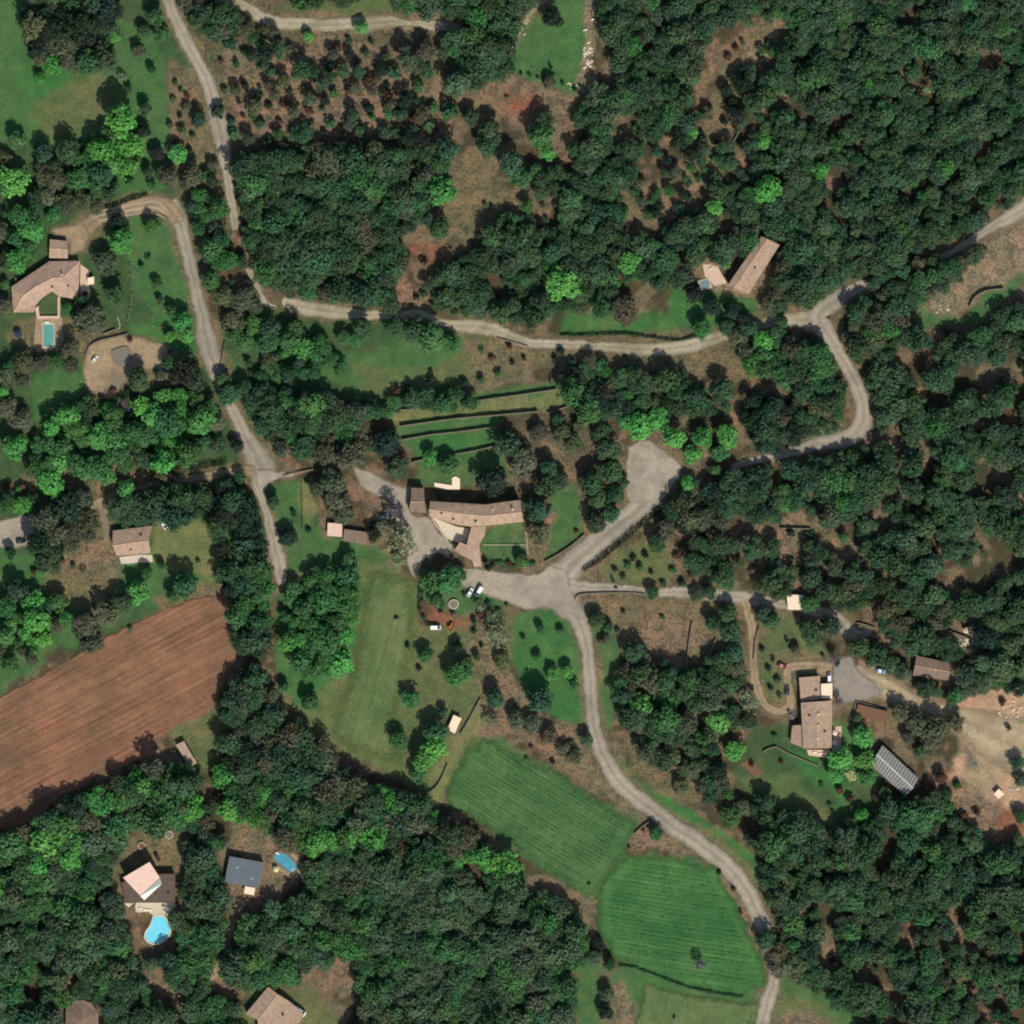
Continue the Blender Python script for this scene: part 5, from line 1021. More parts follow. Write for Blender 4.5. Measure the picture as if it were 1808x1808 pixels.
WALLS = [
 ('terrace_wall', 'long dry stone terrace wall above the topmost grass terrace', '660 731 690 726 727 723', 1.6), ('terrace_wall', 'stone wall along the north side of the highest grass terrace', '813 712 900 700 983 688', 1.8),
 ('terrace_wall', 'longest dry stone wall crossing the middle of the grass terraces', '707 753 800 740 880 733 950 727', 2.0), ('terrace_wall', 'short terrace wall at the east end of the grass terraces', '967 730 1017 713', 1.6),
 ('terrace_wall', 'terrace wall below the middle terrace beside the very dark round tree', '710 777 760 768 807 763 868 755', 1.8), ('terrace_wall', 'lowest terrace wall just north of the farmhouse garden', '800 803 840 796 877 787', 1.8), ('terrace_wall', 'short terrace wall north of the outhouse', '727 817 760 809 800 803', 1.8),
 ('garden_wall', 'low wall between the triangular lawn and village road', '962 992 1000 970 1032 944', 1.3), ('garden_wall', 'thin wall along the south side of the access road', '1016 1060 1022 1050 1070 1047 1120 1047 1140 1050', 1.0),
 ('field_wall', 'old stone wall beside the cream roofed hut', '848 1234 830 1268 813 1297', 1.2), ('field_wall', 'stone wall on the footpath south of the green trees', '790 1350 780 1374 768 1392 752 1400', 1.2),
 ('field_wall', 'short wall meeting the lone tree between the vineyards', '1120 1472 1136 1458 1148 1450', 1.4), ('garden_wall', 'curved wall south of the villa trees around the grey net', '152 628 158 612 175 602 200 596 226 590', 1.3), ('garden_wall', 'short wall beside the villa lower lawn', '182 590 205 582', 1.3),
 ('garden_wall', 'wall along the short verge east of the lane junction', '500 840 525 834 553 829', 1.0), ('terrace_wall', 'short stone terrace wall in the clearing east of the hedge', '1378 933 1430 934', 1.6), ('terrace_wall', 'short wall beside the dark bush in the eastern terraces', '1460 980 1486 980', 1.6),
 ('garden_wall', 'thin dark wall west of the garden drive, left one of two', '1212 1178 1216 1140 1222 1100', 1.5), ('garden_wall', 'thin dark wall west of the garden drive, right one of two', '1250 1172 1256 1148 1264 1128', 1.5), ('garden_wall', 'wall along the east edge of the garden drive', '1331 1165 1334 1130 1340 1108', 1.3),
 ('shelter_wall', 'low wall north of the access road end under the trees', '1512 1100 1530 1104 1545 1110', 1.3), ('terrace_wall', 'wall below the pale boulders at the edge of the eastern wood', '1660 1108 1690 1120 1716 1130', 1.5), ('terrace_wall', 'short wall hidden among the eastern wood', '1695 1024 1718 1044', 1.5),
 ('curved_wall', 'curved stone bank beside the dry slope at the upper right', '1712 542 1720 526 1740 514 1772 510', 1.8), ('garden_wall', 'villa boundary wall at the western edge of the photo', '21 545 22 520 22 508 28 500 28 490', 1.6),
 ('road_wall', 'thin wall between the limestone track and the dry slope', '878 597 905 604 932 612', 0.9), ('garden_wall', 'short hedge like wall in the large house lawn', '1347 1328 1356 1322 1372 1318', 1.2), ('garden_wall', 'long thin wall on the lawn south of the large house', '1372 1320 1400 1334 1444 1352', 0.9),
 ('garden_wall', 'low wall beside the narrow north clearing', '1278 282 1292 255 1306 232', 1.2), ('field_wall', 'wall at the foot of the brown meadow clearing', '842 408 850 390 860 374', 1.0), ('garden_wall', 'low wall between trees in the cypress meadow west of the barn', '1506 1290 1510 1244 1518 1240 1566 1254', 1.0),
]
for nm, lb, s, h in WALLS: wall_line(nm, lb, s, h)
for k, (s, lb) in enumerate((('178 372 210 366 245 360 275 356 296 372', 'outer white kerb line of three on the villa drive'), ('175 380 210 374 248 368 275 367 297 380', 'middle white kerb line of three on the villa drive'), ('172 390 205 384 240 378 270 376 292 386', 'inner reddish kerb line of three on the villa drive'))):
    o = wall_line('drive_kerb', lb, s, 0.2, 0.28, 'pale_stone'); o['category'] = 'kerb'
wall_line('garden_wall', 'white edged wall beside the farmhouse courtyard steps', '762 914 770 928 780 940 792 958', 0.8, 0.4, 'pale_stone')
wall_line('garden_wall', 'thin pale wall crossing the farmhouse lawn', '852 962 890 962 928 962', 0.5, 0.25, 'pale_stone')
wall_line('garden_wall', 'pale wall along the east side of the farmhouse lawn', '926 925 930 950 932 980', 0.5, 0.25, 'pale_stone')
wall_line('garden_wall', 'pale kerb dividing the villa lower garden', '207 560 212 575 208 582', 0.5, 0.25, 'pale_stone')
for s, lb in (('532 850 533 900 534 935', 'thin wire fence across the lawn west of the brown trees'), ('388 655 392 625 397 600', 'thin fence beside the lane north of the dark grove')):
    wall_line('wire_fence', lb, s, 1.0, 0.06, 'dark_metal')
HEDGES = [
 ('dark hedge with bushes along the south side of the village road', '1028 1008 1060 988 1100 955 1135 925 1168 900', 1.8, 2.6, 'K'), ('dark clipped hedge along the north of the limestone track', '990 592 1040 592 1100 590 1150 596 1195 601 1236 592', 1.0, 1.6, 'D'),
 ('dark hedge between the lower vineyard and hay meadow', '1092 1704 1120 1708 1150 1718 1180 1730 1220 1744 1270 1754 1312 1760', 1.1, 1.3, 'D'), ('dark hedge line north of the white striped villa drive', '184 368 210 360 235 352 262 343', 1.2, 2.0, 'K'),
 ('thick straight hedge west of the lane junction', '335 829 370 823 402 817', 2.0, 3.0, 'K'), ('hedge line between the dark wood and the mown meadow', '500 1284 530 1298 560 1310 580 1322 596 1334', 1.0, 1.6, 'D'),
 ('clipped hedge west of the mown meadow beside the large green tree', '744 1030 741 1050 741 1075 746 1090 757 1104', 1.6, 1.8, 'B'), ('pale garden border running down the villa lawn', '228 465 232 490 233 515 230 545 226 565', 1.1, 0.8, 'O'),
 ('hedge in front of the farmhouse lawn beside the road', '866 1000 885 992 905 1000 925 998 940 994', 1.5, 1.2, 'M'), ('short dark hedge in the farm garden', '867 990 880 992', 1.0, 1.2, 'D')]
for lb, s, w, h, T in HEDGES: leaf_strip('hedge', lb, s, w, h, T)

# vine rows
def clip_rows(poly, ang, spacing):
    a = math.radians(ang); d = np.array([math.cos(a), math.sin(a)]); n = np.array([-d[1], d[0]])   # px space, y down
    P_ = np.array(poly); lo, hi = (P_ @ n).min(), (P_ @ n).max(); rows = []; k = lo + spacing
    while k < hi - spacing * 0.6:
        xs = []
        for i in range(len(P_)):
            p0, p1 = P_[i], P_[(i + 1) % len(P_)]; s0, s1 = p0 @ n - k, p1 @ n - k
            if (s0 > 0) != (s1 > 0): xs.append((p0 + (p1 - p0) * s0 / (s0 - s1)) @ d)
        xs.sort()
        for a0, a1 in zip(xs[::2], xs[1::2]):
            if a1 - a0 > 34: rows.append((d * (a0 + 8) + n * k, d * (a1 - 8) + n * k))
        k += spacing
    return rows
def vines(poly, ang, sp, lab, grp, gaps):
    c = np.mean(np.array(poly), 0)
    inner = [tuple(c + (np.array(q) - c) * 0.9) for q in poly]
    for k, (a, b) in enumerate(clip_rows(inner, ang, sp)):
        s = f'{a[0]} {a[1]} {(a[0]+b[0])/2} {(a[1]+b[1])/2+0.6} {b[0]} {b[1]}'
        leaf_strip('vine_row', lab, s, 0.45, 0.6, 'D', 'vine row', 7, 0.15, grp, gaps)
vines(VINE_A, 31, 7.0, 'low thin row of vines in the upper vineyard', 'vine rows of the upper vineyard', 0.42)
vines(VINE_B, 9, 7.3, 'low green row of vines in the lower vineyard', 'vine rows of the lower vineyard', 0.36)

#@@PROPS
# ------------------------------------------------------------------ vehicles
def prism(bm, prof, y0, y1, taper=0.0):
    A = [bm.verts.new((x, y0 + (taper if z > 0.95 else 0), z)) for x, z in prof]; B = [bm.verts.new((x, y1 - (taper if z > 0.95 else 0), z)) for x, z in prof]
    n = len(prof)
    for i in range(n): bm.faces.new((A[i], A[(i + 1) % n], B[(i + 1) % n], B[i]))
    bm.faces.new(A[::-1]); bm.faces.new(B); bmesh.ops.recalc_face_normals(bm, faces=bm.faces)
def make_vehicle(kind):
    root = bpy.data.objects.new(kind, None); COL.objects.link(root)
    if kind == 'car':
        body = [(-2.1, .3), (2.1, .3), (2.15, .55), (2.05, .8), (1.1, .92), (-1.75, .95), (-2.1, .85)]; roof = [(-1.25, 1.38), (.35, 1.4), (.35, 1.46), (-1.2, 1.44)]
        gl = [(-1.7, .94), (1.05, .9), (.4, 1.4), (-1.25, 1.39)]; w, wb = 0.86, 1.3
    else:
        body = [(-2.4, .35), (2.4, .35), (2.45, .8), (2.2, 1.1), (1.6, 1.2), (1.55, 1.2), (-2.4, 1.25)]; roof = [(-2.4, 1.24), (1.0, 1.24), (.95, 2.0), (-2.35, 2.05)]
        gl = [(1.0, 1.21), (2.05, 1.12), (1.25, 1.95), (.96, 1.95)]; w, wb = 0.95, 1.55
    bm = bmesh.new(); prism(bm, body, -w, w); bmesh.ops.bevel(bm, geom=bm.edges[:], offset=0.07, segments=2, affect='EDGES'); bm_obj('body', bm, M['paint'], root)
    bm = bmesh.new(); prism(bm, gl, -w + .06, w - .06, .1); bm_obj('windows', bm, M['glass'], root)
    bm = bmesh.new(); prism(bm, roof, -w + .1, w - .1); bmesh.ops.bevel(bm, geom=bm.edges[:], offset=0.03, segments=1, affect='EDGES'); bm_obj('roof_panel', bm, M['paint'], root)
    for sx in (-1, 1):
        for sy in (-1, 1):
            bm = bmesh.new(); cyl(bm, (sx * wb, sy * (w - .2), .32), (sx * wb, sy * (w + .01), .32), .32, .32, 14); wh = bm_obj('wheel', bm, M['tyre'], root)
            bm = bmesh.new(); cyl(bm, (sx * wb, sy * (w), .32), (sx * wb, sy * (w + .025), .32), .19, .19, 10); bm_obj('rim', bm, M['white'], wh)
    for sy in (-1, 1):
        bm = bmesh.new(); box(bm, 2.1, sy * (w - .25), .68, .12, .3, .14, 0, .02); bm_obj('headlight', bm, M['white'], root)
        bm = bmesh.new(); box(bm, .95 if kind == 'car' else 1.8, sy * (w + .08), 1.0, .12, .18, .14, 0, .02); bm_obj('wing_mirror', bm, M['paint'], root)
    return root
def copy_tree(o, parent=None):
    c = o.copy(); COL.objects.link(c)
    if parent: c.parent = parent
    for ch in o.children: copy_tree(ch, c)
    return c
PROT = {}
def vehicle(kind, px, py, deg, col, label, cat, roofcol=None, scale=1.0):
    if kind not in PROT: PROT[kind] = make_vehicle(kind); o = PROT[kind]
    else: o = copy_tree(PROT[kind])
    o.location = W(px, py, 0.30 if False else ZL[0] + 0.005); o.rotation_euler = (0, 0, math.radians(deg)); o.scale = (scale,) * 3
    for ch in o.children: ch.color = (*lin(roofcol if roofcol and ch.name.startswith('roof') else col), 1)
    block([(px - 8, py - 8), (px + 8, py - 8), (px + 8, py + 8), (px - 8, py + 8)], 1)
    return tag(o, label, cat)
vehicle('car', 830, 1046, 58, (226, 226, 224), 'white car parked left of the white van by the village road', 'car')
vehicle('van', 846, 1044, 238, (238, 238, 236), 'white van parked on the verge of the village road', 'van')
vehicle('van', 769, 1108, 0, (244, 242, 236), 'white camper van on the grass beside the orange tractor', 'camper van')
vehicle('car', 679, 913, 5, (150, 158, 160), 'silver grey car half under the bare purplish tree', 'car')
vehicle('car', 37, 956, 5, (34, 38, 44), 'black car on the pale road spur at the left edge', 'car', (60, 66, 70))
vehicle('van', 289, 925, -58, (236, 236, 232), 'white van parked between the cottage and dark tree row', 'van')
vehicle('car', 1381, 1176, -20, (132, 44, 40), 'red car at the edge of the round drive', 'car', (190, 130, 120))
vehicle('car', 1455, 1162, -62, (84, 80, 66), 'dark olive car north of the large house', 'car')
vehicle('car', 1390, 1220, 86, (58, 66, 62), 'dark green car west of the large house annexe', 'car')
vehicle('car', 1555, 1185, -12, (120, 160, 210), 'light blue car with white roof beside the row of dark trees', 'car', (240, 244, 248))
vehicle('car', 1396, 1262, 120, (96, 104, 98), 'grey car beside the lean-to of the large house', 'car')
vehicle('van', 529, 1785, -34, (240, 238, 232), 'white van beside the brown house at the bottom', 'van', None, 1.25)
vehicle('car', 278, 1514, -62, (60, 46, 46), 'dark red car in shade behind the modern house', 'car')
vehicle('van', 1464, 1196, 90, (244, 244, 244), 'white van by the annexe of the large house', 'van', None, 0.85)
vehicle('car', 168, 634, 50, (226, 222, 210), 'small white car on the dusty yard beside the grey net', 'car', None, 0.85)
vehicle('car', 287, 656, -40, (130, 138, 150), 'grey car half hidden by the dark trees south of the dusty yard', 'car')
vehicle('car', 229, 722, 10, (170, 172, 170), 'pale grey car among the green trees south of the villa', 'car')
# tractor
t = empty('tractor', W(796, 1105), math.radians(60), label='small rusty orange tractor beside the white camper van', cat='tractor')
bm = bmesh.new(); box(bm, .9, 0, 1.0, 1.7, .7, .6, 0, .06); box(bm, -.4, 0, .9, 1.2, .9, .4, 0, .05); bm_obj('bonnet', bm, M['rust'], t)
bm = bmesh.new(); box(bm, -.5, 0, 2.1, 1.3, 1.2, .08, 0, .02); [cyl(bm, (-.5 + sx * .55, sy * .5, 1.0), (-.5 + sx * .5, sy * .5, 2.1), .04, .04, 5) for sx in (-1, 1) for sy in (-1, 1)]; bm_obj('cab_frame', bm, M['rust'], t)
for x, r_, w_ in ((-.7, .75, .35), (1.3, .45, .25)):
    for sy in (-1, 1):
        bm = bmesh.new(); cyl(bm, (x, sy * .65, r_), (x, sy * (.65 + w_), r_), r_, r_, 16); bm_obj('wheel', bm, M['tyre'], t)
# round garden things
def trampoline(px, py, r, label, matc, cat='trampoline', name='trampoline'):
    o = empty(name, W(px, py), label=label, cat=cat); n = 28
    for (ri, ro_, z0, z1, nm, mt) in ((r * .84, r, .8, .9, 'frame_pad', 'pale_stone'),):
        bm = bmesh.new(); rg = []
        for rr, z in ((ri, z0), (ro_, z0), (ro_, z1), (ri, z1)): rg.append([bm.verts.new((math.cos(2 * PI * k / n) * rr, math.sin(2 * PI * k / n) * rr, z)) for k in range(n)])
        for a in range(4):
            for k in range(n): bm.faces.new((rg[a][k], rg[a][(k + 1) % n], rg[(a + 1) % 4][(k + 1) % n], rg[(a + 1) % 4][k]))
        bmesh.ops.recalc_face_normals(bm, faces=bm.faces); bm_obj(nm, bm, M[mt], o)
    bm = bmesh.new(); cyl(bm, (0, 0, .8), (0, 0, .84), r * .85, r * .85, n); bm_obj('mat', bm, M[matc], o)
    for k in range(4):
        a = PI / 4 + k * PI / 2; bm = bmesh.new(); cyl(bm, (math.cos(a) * r * .95, math.sin(a) * r * .95, 0), (math.cos(a) * r * .92, math.sin(a) * r * .92, .8), .05, .05, 6); bm_obj('leg', bm, M['dark_metal'], o)
    block([(px - 10, py - 10), (px + 10, py - 10), (px + 10, py + 10), (px - 10, py + 10)], 0)
trampoline(801, 1067, 2.3, 'round grey trampoline on the grass west of the village junction', 'mesh_grey')
trampoline(299, 1474, 1.9, 'round grey trampoline north east of the modern house', 'mesh_grey')
trampoline(250, 1493, 1.7, 'small round trampoline with pale rim north of the modern house', 'soil')
def parasol(px, py, r, col, label, n=8, square=False):
    o = empty('parasol', W(px, py), math.radians(20), label=label, cat='parasol')
    bm = bmesh.new(); n = 4 if square else 8; top = bm.verts.new((0, 0, 2.7)); ring = [bm.verts.new((math.cos(2 * PI * k / n) * r, math.sin(2 * PI * k / n) * r, 2.25)) for k in range(n)]; low = [bm.verts.new((v.co.x, v.co.y, 2.12)) for v in ring]
    for k in range(n): bm.faces.new((top, ring[k], ring[(k + 1) % n])); bm.faces.new((ring[k], low[k], low[(k + 1) % n], ring[(k + 1) % n]))
    bmesh.ops.recalc_face_normals(bm, faces=bm.faces); c = bm_obj('canopy', bm, M['fabric'], o); c.color = (*lin(col), 1)
    bm = bmesh.new(); cyl(bm, (0, 0, 0), (0, 0, 2.75), .035, .03, 8); bm_obj('pole', bm, M['dark_metal'], o)
    bm = bmesh.new(); cyl(bm, (0, 0, 0), (0, 0, .3), .3, .26, 12); bm_obj('base', bm, M['stone'], o)
parasol(455, 1525, 1.5, (222, 160, 160), 'pink parasol at the east corner of the grey flat roof')
parasol(488, 1535, 1.5, (214, 214, 150), 'pale yellow parasol beside the small soft blue pool', square=True)
parasol(33, 590, 1.9, (48, 58, 74), 'dark blue parasol left of the teal pool')
parasol(1473, 1312, 1.3, (238, 230, 216), 'cream parasol on the narrow terrace east of the large house')
parasol(1705, 1113, 1.3, (236, 218, 182), 'cream parasol at the edge of the eastern wood')
parasol(1474, 1294, 1.4, (232, 208, 184), 'beige parasol at the north end of the narrow east terrace', square=True)
def lounger(px, py, deg, label, col=(232, 226, 212), cat='sun lounger', grp=None):
    o = empty('sun_lounger', W(px, py, 0.3), math.radians(deg), label=label, cat=cat, group=grp)
    bm = bmesh.new(); box(bm, .1, 0, .32, 1.35, .66, .1, 0, .03); s = bm_obj('seat', bm, M['fabric'], o)
    bm = bmesh.new(); r_ = bmesh.ops.create_cube(bm, size=1); bmesh.ops.transform(bm, matrix=Matrix.Translation((-.85, 0, .5)) @ Matrix.Rotation(.6, 4, 'Y') @ Matrix.Diagonal((.75, .66, .09, 1)), verts=r_['verts']); b_ = bm_obj('backrest', bm, M['fabric'], o)
    for x in (s, b_): x.color = (*lin(col), 1)
    for sx in (-1, 1):
        for sy in (-1, 1): bm = bmesh.new(); cyl(bm, (sx * .6, sy * .28, 0), (sx * .6, sy * .28, .3), .03, .03, 6); bm_obj('leg', bm, M['timber'], o)
for k, (x, y, d, lb) in enumerate([(250, 1604, 5, 'left white lounger of three on the cream pool terrace'), (258, 1606, 8, 'middle white lounger of three on the cream pool terrace'), (266, 1607, 0, 'right white lounger of three on the cream pool terrace'),
    (1034, 53, 20, 'white lounger east of the cypress clearing, lower of two'), (1048, 34, 20, 'white lounger east of the cypress clearing, upper of two'), (84, 569, 0, 'white lounger at the north end of the teal pool'),
    (491, 1507, -20, 'white lounger at the upper end of the small soft blue pool'), (1440, 1329, 0, 'white lounger on the terrace south of the large house'), (1448, 1331, 10, 'white lounger right of another on the south terrace'), (1256, 474, 30, 'white lounger on the patio of the long north east house')]):
    lounger(x, y, d, lb)
# garden table set, swing
t = empty('swing_set', W(284, 578), math.radians(5), label='wooden garden swing on the green lawn west of the lane', cat='swing')
bm = bmesh.new()
for sx in (-1, 1):
    for sy in (-1, 1): cyl(bm, (sx * 1.4, sy * .9, 0), (sx * 1.3, 0, 2.2), .06, .06, 6)
cyl(bm, (-1.5, 0, 2.2), (1.5, 0, 2.2), .07, .07, 6); bm_obj('frame', bm, M['timber'], t)
bm = bmesh.new(); box(bm, 0, 0, .5, 1.8, .6, .08, 0, .02); [cyl(bm, (s_, 0, .5), (s_, 0, 2.2), .02, .02, 4) for s_ in (-.8, .8)]; bm_obj('seat', bm, M['timber'], t)
o = slab('grey_net', smooth_poly('197 619 225 612 233 636 218 648 200 642', 8), M['mesh_grey'], 0.9, 'square grey garden net over crops on the dusty yard', 'garden net')
o = slab('vegetable_bed', P('1307 1348 1325 1340 1348 1362 1335 1374'), M['soil'], 0.25, 'brown vegetable bed on the lawn west of the large house', 'vegetable bed', 1)
# boulders
def rock_mesh(seed):
    g = random.Random(seed); bm = bmesh.new(); bmesh.ops.create_icosphere(bm, subdivisions=2, radius=1)
    for v in bm.verts: v.co *= g.uniform(.8, 1.15); v.co.z *= .6
    me = bpy.data.meshes.new('boulder'); bm.to_mesh(me); bm.free(); me.materials.append(M['pale_stone']); return me
RK = [rock_mesh(k) for k in range(4)]
def boulders(cx, cy, rx, ry, n, label, grp, rs=(.3, .75)):
    for k in range(n):
        a = random.random() * 2 * PI; d = math.sqrt(random.random()); r_ = random.uniform(*rs)
        o = bpy.data.objects.new('boulder', RK[k % 4]); COL.objects.link(o); o.location = W(cx + math.cos(a) * d * rx, cy + math.sin(a) * d * ry, r_ * .35)
        o.scale = (r_ * random.uniform(.8, 1.3), r_, r_ * .9); o.rotation_euler = (0, 0, random.random() * 6); tag(o, label, 'boulder', grp)
boulders(1037, 98, 9, 28, 46, 'pale boulder in the strip east of the cypress clearing', 'pale boulders east of the cypress clearing')
boulders(1012, 152, 12, 8, 8, 'pale boulder at the south end of the cypress clearing', 'boulders south of the cypress clearing', (.25, .5))
boulders(925, 35, 8, 26, 16, 'pale boulder along the west edge of the cypress clearing', 'boulders west of the cypress clearing', (.25, .6))
boulders(1698, 1134, 14, 8, 24, 'pale boulder in the heap at the edge of the eastern wood', 'boulder heap at the eastern wood')
boulders(1786, 1252, 26, 16, 46, 'pale rubble stone in the heap on the sandy ground at far right', 'rubble heap on the sandy ground', (.25, .7))
boulders(1720, 1298, 14, 6, 12, 'stone beside the grey ashy patch on the sandy ground', 'stones by the ashy patch', (.2, .45))
boulders(1790, 1392, 8, 5, 5, 'small pale stone beside the tool shed at the right edge', 'stones by the tool shed', (.3, .6))
boulders(150, 676, 8, 12, 9, 'pale stone on the west side of the dusty yard', 'stones on the dusty yard', (.25, .5))
boulders(1262, 478, 10, 10, 8, 'pale stone on the patio of the long house', 'stones on the patio of the long house', (.2, .45))
boulders(1355, 644, 26, 8, 16, 'fallen pale stone on the slope below the limestone track', 'stones below the limestone track', (.2, .5))
boulders(1660, 545, 20, 8, 12, 'pale stone on the dry slope at upper right', 'stones on the dry upper right slope', (.2, .5))
boulders(128, 590, 4, 18, 6, 'white garden stone between the teal pool and brown trees', 'garden stones by the teal pool', (.25, .4))

#@@PLANT
# ------------------------------------------------------------------ plant everything
class Grid:
    def __init__(s): s.d = {}
    def add(s, x, y, r): s.d.setdefault((int(x // 40), int(y // 40)), []).append((x, y, r))
    def near(s, x, y, f):
        for i in (-1, 0, 1):
            for j in (-1, 0, 1):
                for (a, b, r) in s.d.get((int(x // 40) + i, int(y // 40) + j), ()):
                    if (a - x) ** 2 + (b - y) ** 2 < (f * r) ** 2: return True
        return False
EG = Grid()
for x, y, r_, T in EXPL: EG.add(x, y, r_)
for x, y, r_ in BARE: EG.add(x, y, r_)
def cell(x, y): return min(GN - 1, max(0, int((y - X0) / RES))), min(GN - 1, max(0, int((x - X0) / RES)))
wood = []
for k, (sp, rr, mix, gap, s) in enumerate(WOODS):
    pl = P(s); xa, xb = min(q[0] for q in pl), max(q[0] for q in pl); ya, yb = min(q[1] for q in pl), max(q[1] for q in pl); sp = sp * 1.12
    ny = int((yb - ya) / (sp * 0.87)) + 1; nx_ = int((xb - xa) / sp) + 1
    for j in range(ny):
        for i in range(nx_):
            x = xa + (i + (j % 2) * .5) * sp + random.uniform(-.36, .36) * sp; y = ya + j * sp * .87 + random.uniform(-.36, .36) * sp
            if not (X0 < x < X1 and X0 < y < X1): continue
            r, c = cell(x, y)
            if region[r, c] != k or woodmask_block[r, c]: continue
            q = float(N3(x, y, 26)) * .55 + float(N4(x, y, 60)) * .45
            if gap and q < 0.26 + gap * 0.9 and random.random() < .85: continue
            if EG.near(x, y, 0.85): continue
            rad = (random.uniform(*rr) if random.random() < .72 else random.choice([rr[0] * .62, rr[1] * 1.25])) * (0.8 + .38 * float(N1(x, y, 45)))
            r2, c2 = cell(x, y + rad * .7)
            if woodmask_block[r2, c2]: rad *= .75
            r2, c2 = cell(x, y - rad * .7)
            if woodmask_block[r2, c2]: rad *= .8
            # species follow patches
            u = (float(N2(x, y, 38)) - .5) * 1.5 + .5 + random.uniform(-.28, .28); T = mix[int(min(.999, max(0, u)) * len(mix))]
            wood.append((x, y, rad, T))
wood.sort(key=lambda t: -t[2])
inframe = lambda t: 5 < t[0] < 1803 and 5 < t[1] < 1803
n_ind = 300 - len(EXPL) - len(CYPS) - len(BARE)
promoted = []; rest = []
for t_ in wood:
    if len(promoted) < n_ind and inframe(t_): promoted.append(t_)
    else: rest.append(t_)
print('explicit', len(EXPL), 'promoted', len(promoted), 'woodland', len(rest), 'shrubs', len(SHR))

LM = [(84, 505, 'the angled villa'), (85, 592, 'the teal pool'), (105, 438, 'the square garage'), (240, 368, 'the white striped drive'), (215, 630, 'the grey garden net'), (235, 955, 'the cottage'), (37, 956, 'the black car'),
 (280, 893, 'the long dark tree row'), (200, 1220, 'the ploughed field'), (20, 150, 'the upper left meadow'), (120, 200, 'the meadow north of the villa'), (400, 250, 'the upper gravel lane'), (345, 510, 'the lane beside the villa lawn'), (460, 830, 'the lane junction'), (284, 578, 'the garden swing'),
 (600, 550, 'the limestone track west end'), (880, 585, 'the limestone track'), (1150, 616, 'the limestone track east end'), (850, 735, 'the grass terraces'), (840, 905, 'the curved farmhouse'), (736, 880, 'the outhouse'), (592, 935, 'the small pale shed'), (895, 960, 'the farmhouse lawn'),
 (1000, 920, 'the triangular lawn'), (1145, 830, 'the pale lay-by'), (980, 1040, 'the village junction'), (846, 1044, 'the parked white van'), (769, 1108, 'the white camper van'), (801, 1067, 'the grey trampoline'), (670, 1180, 'the mown meadow'), (803, 1278, 'the cream roofed hut'),
 (970, 1160, 'the green paddock'), (950, 1440, 'the upper vineyard'), (1210, 1630, 'the lower vineyard'), (1048, 1240, 'the paddock road'), (1200, 1465, 'the vineyard road bend'), (1368, 1720, 'the road under trees'), (1230, 1790, 'the hay meadow'),
 (1330, 470, 'the long north east house'), (970, 90, 'the cypress clearing'), (840, 350, 'the brown meadow clearing'), (910, 190, 'the reddish clearing'), (590, 180, 'the scrubland'), (600, 42, 'the upper track'), (1300, 180, 'the narrow north clearing'), (1130, 380, 'the stony clearing'), (1715, 270, 'the red earth gap'), (1450, 565, 'the hill road fork'), (1520, 740, 'the hill road hairpin'),
 (1740, 480, 'the dry slope at upper right'), (1320, 940, 'the bare terrace strip'), (1400, 1062, 'the cream cabin'), (1440, 1280, 'the large east house'), (1520, 1200, 'the grey forecourt'), (1328, 1140, 'the garden drive'), (1580, 1360, 'the long grey shed'), (1645, 1180, 'the east barn'), (1555, 1185, 'the light blue car'), (1700, 1134, 'the boulder heap'), (1760, 1300, 'the sandy ground'), (1763, 1400, 'the tool shed'), (1160, 1050, 'the access road'),
 (265, 1555, 'the modern house'), (280, 1640, 'the egg shaped pool'), (432, 1540, 'the grey flat house'), (503, 1523, 'the small soft blue pool'), (485, 1780, 'the house at the bottom edge'), (145, 1795, 'the many sided house'), (330, 1332, 'the pinkish slab shed'), (1200, 760, 'the bright green grove'), (1520, 1700, 'the southeast earth gap'), (430, 1000, 'the tall tree avenue'),
 (1340, 1380, 'the large house lawn'), (700, 1600, 'the southwest wood'), (1600, 1600, 'the southeast wood'), (1650, 850, 'the east wood'), (1500, 200, 'the northeast wood'), (600, 400, 'the north wood')]
DIRS = ['east', 'northeast', 'north', 'northwest', 'west', 'southwest', 'south', 'southeast']
ORD = ['', 'second', 'third', 'fourth', 'fifth', 'sixth', 'seventh', 'eighth', 'ninth', 'tenth', 'eleventh', 'twelfth'] + ['farther'] * 60
def szname(r, kind):
    if kind == 'shrub': return 'tiny' if r < 6.5 else 'small' if r < 9 else 'broad'
    return 'small' if r < 13 else 'medium' if r < 18 else 'large' if r < 24 else 'very large'
def make_labels(items, kind):
    g = {}
    for i, (x, y, r_, T, nm) in enumerate(items):
        d, lx, ly, ln = min((math.hypot(x - a, y - b), a, b, c) for a, b, c in LM)
        dr = DIRS[int(round(math.degrees(math.atan2(ly - y, x - lx)) / 45)) % 8]
        g.setdefault(f'{szname(r_, kind)} {nm} {kind} {dr} of {ln}', []).append((d, i))
    out = [None] * len(items)
    for k, v in g.items():
        v.sort(); n = len(v)
        for j, (d, i) in enumerate(v):
            if n == 1: out[i] = k
            elif j == 0: out[i] = k + ', nearest to it'
            elif j == n - 1: out[i] = k + ', farthest from it'
            else: out[i] = k + f', {ORD[j]} nearest'
    return out
NM = {'D': 'oak_tree', 'M': 'leafy_tree', 'G': 'leafy_tree', 'B': 'brown_tree', 'O': 'olive_tree', 'H': 'oak_tree', 'R': 'brown_tree', 'Y': 'blossom_tree', 'K': 'oak_tree'}
trees = [(x, y, r_, T, CNAME[T]) for x, y, r_, T in EXPL + promoted]
labels = make_labels(trees, 'tree')
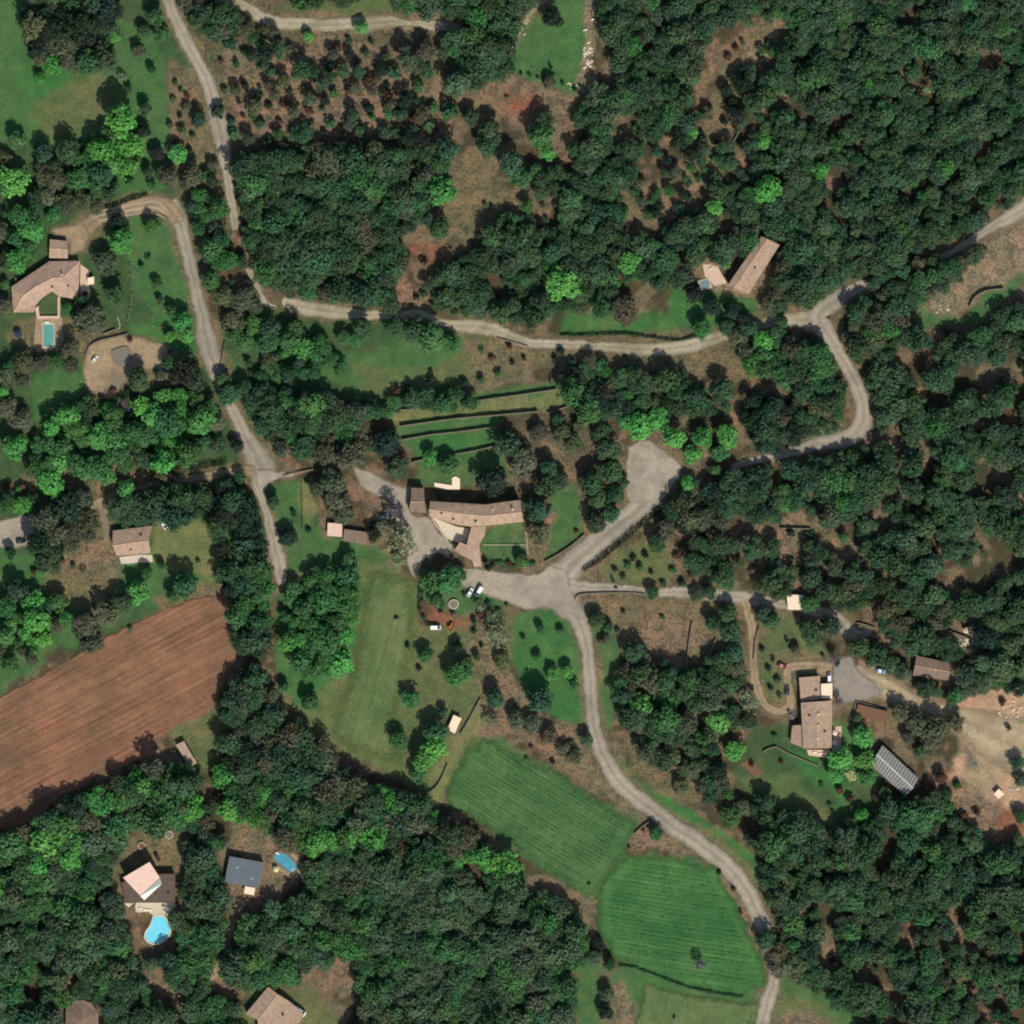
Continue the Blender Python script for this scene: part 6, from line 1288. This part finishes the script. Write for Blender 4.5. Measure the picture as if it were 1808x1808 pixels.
for k, ((x, y, r_, T, cn), lb) in enumerate(zip(trees, labels)):
    r_ *= 1.06
    o = empty(NM.get(T, 'leafy_tree'), W(x, y), random.random() * 6.28, label=lb, cat='tree', group={'G': 'bright green trees', 'M': 'mid green trees', 'D': 'dark evergreen trees', 'B': 'brownish trees'}.get(T, 'other trees'))
    rs = r_ * S; hgt = random.uniform(.88, 1.12) * (1.1 if r_ < 14 else 1.0) * (.85 if T in 'BO' else 1)
    o.scale = (rs, rs * random.uniform(.9, 1.1), rs * hgt)
    me = MA[k % 3] if T in 'OY' else MB[k % NV]
    c = link('crown', me, o); c.color = (*lin(tint(T, x, y)), 1)
    link('trunk', MT[k % 3], o)
CL = ['slim cypress casting a long shadow on the green clearing', 'slim cypress on the lawn north of the large east house', 'stout dark cypress beside the south tip of the farmhouse barn', 'small slim conifer north of the access road']
for (x, y, r_), lb in zip(CYPS, CL):
    o = empty('cypress_tree', W(x, y), label=lb, cat='tree', group='cypresses'); s_ = r_ * S; o.scale = (s_, s_, 0.75 if r_ < 6 else 0.8)
    c = link('crown', MC[0], o); c.color = (*lin(TINT['C']), 1); link('trunk', MTC, o)
BL = ['bare purplish grey tree over the silver car west of the outhouse', 'faint leafless tree standing alone in the lower vineyard', 'leafless brown tree beside the pale grey car among green trees', 'leafless tree on the lawn north of the forecourt', 'leafless shrubby tree east of the large house']
for k, ((x, y, r_), lb) in enumerate(zip(BARE, BL)):
    o = empty('bare_tree', W(x, y), k, label=lb, cat='tree', group='leafless trees'); s_ = r_ * S; o.scale = (s_, s_, s_ * 1.2)
    link('trunk', MBARE[k % 2], o); c = link('crown', MA[k % 3], o); c.scale = (.8, .8, .9); c.color = (*lin((104, 92, 98)), 1)
sh_items = []
for x, y, r_, T in SHR:
    T = 'R' if random.random() < .22 else ('M' if random.random() < .2 else 'K' if random.random() < .5 else 'D')
    sh_items.append((x, y, r_, T, CNAME[T]))
sl = make_labels(sh_items, 'shrub')
for k, ((x, y, r_, T, cn), lb) in enumerate(zip(sh_items, sl)):
    o = link('shrub', ML[k % 5]); o.location = W(x, y); s_ = r_ * S * 1.05; o.scale = (s_, s_ * random.uniform(.85, 1.15), s_ * random.uniform(1.0, 1.5)); o.rotation_euler = (0, 0, random.random() * 6)
    o.color = (*lin(tint(T, x, y)), 1); tag(o, lb, 'shrub', 'shrubs')
# the uncountable remainder of the wood
vs, ss, ts = [], [], []
for k, (x, y, r_, T) in enumerate(rest):
    v, s_ = WOODV[k % 8]; a = random.random() * 6.28; ca_, sa_ = math.cos(a), math.sin(a); rs = r_ * S * 1.08
    q = np.empty_like(v); q[:, 0] = (v[:, 0] * ca_ - v[:, 1] * sa_) * rs + (x - 904) * S; q[:, 1] = (v[:, 0] * sa_ + v[:, 1] * ca_) * rs + (904 - y) * S
    q[:, 2] = v[:, 2] * rs * random.uniform(.9, 1.35) + 0.4
    vs.append(q.astype(np.float32)); ss.append(s_); ts.append(np.tile(lin(tint(T, x, y)), (len(v), 1)).astype(np.float32))
if vs:
    me = cloud_mesh('woodland', np.concatenate(vs), np.concatenate(ss), M['wood_leaf'], np.concatenate(ts))
    o = link('woodland', me); tag(o, 'dense evergreen oak woodland canopy round the clearings', 'woodland', kind='stuff')
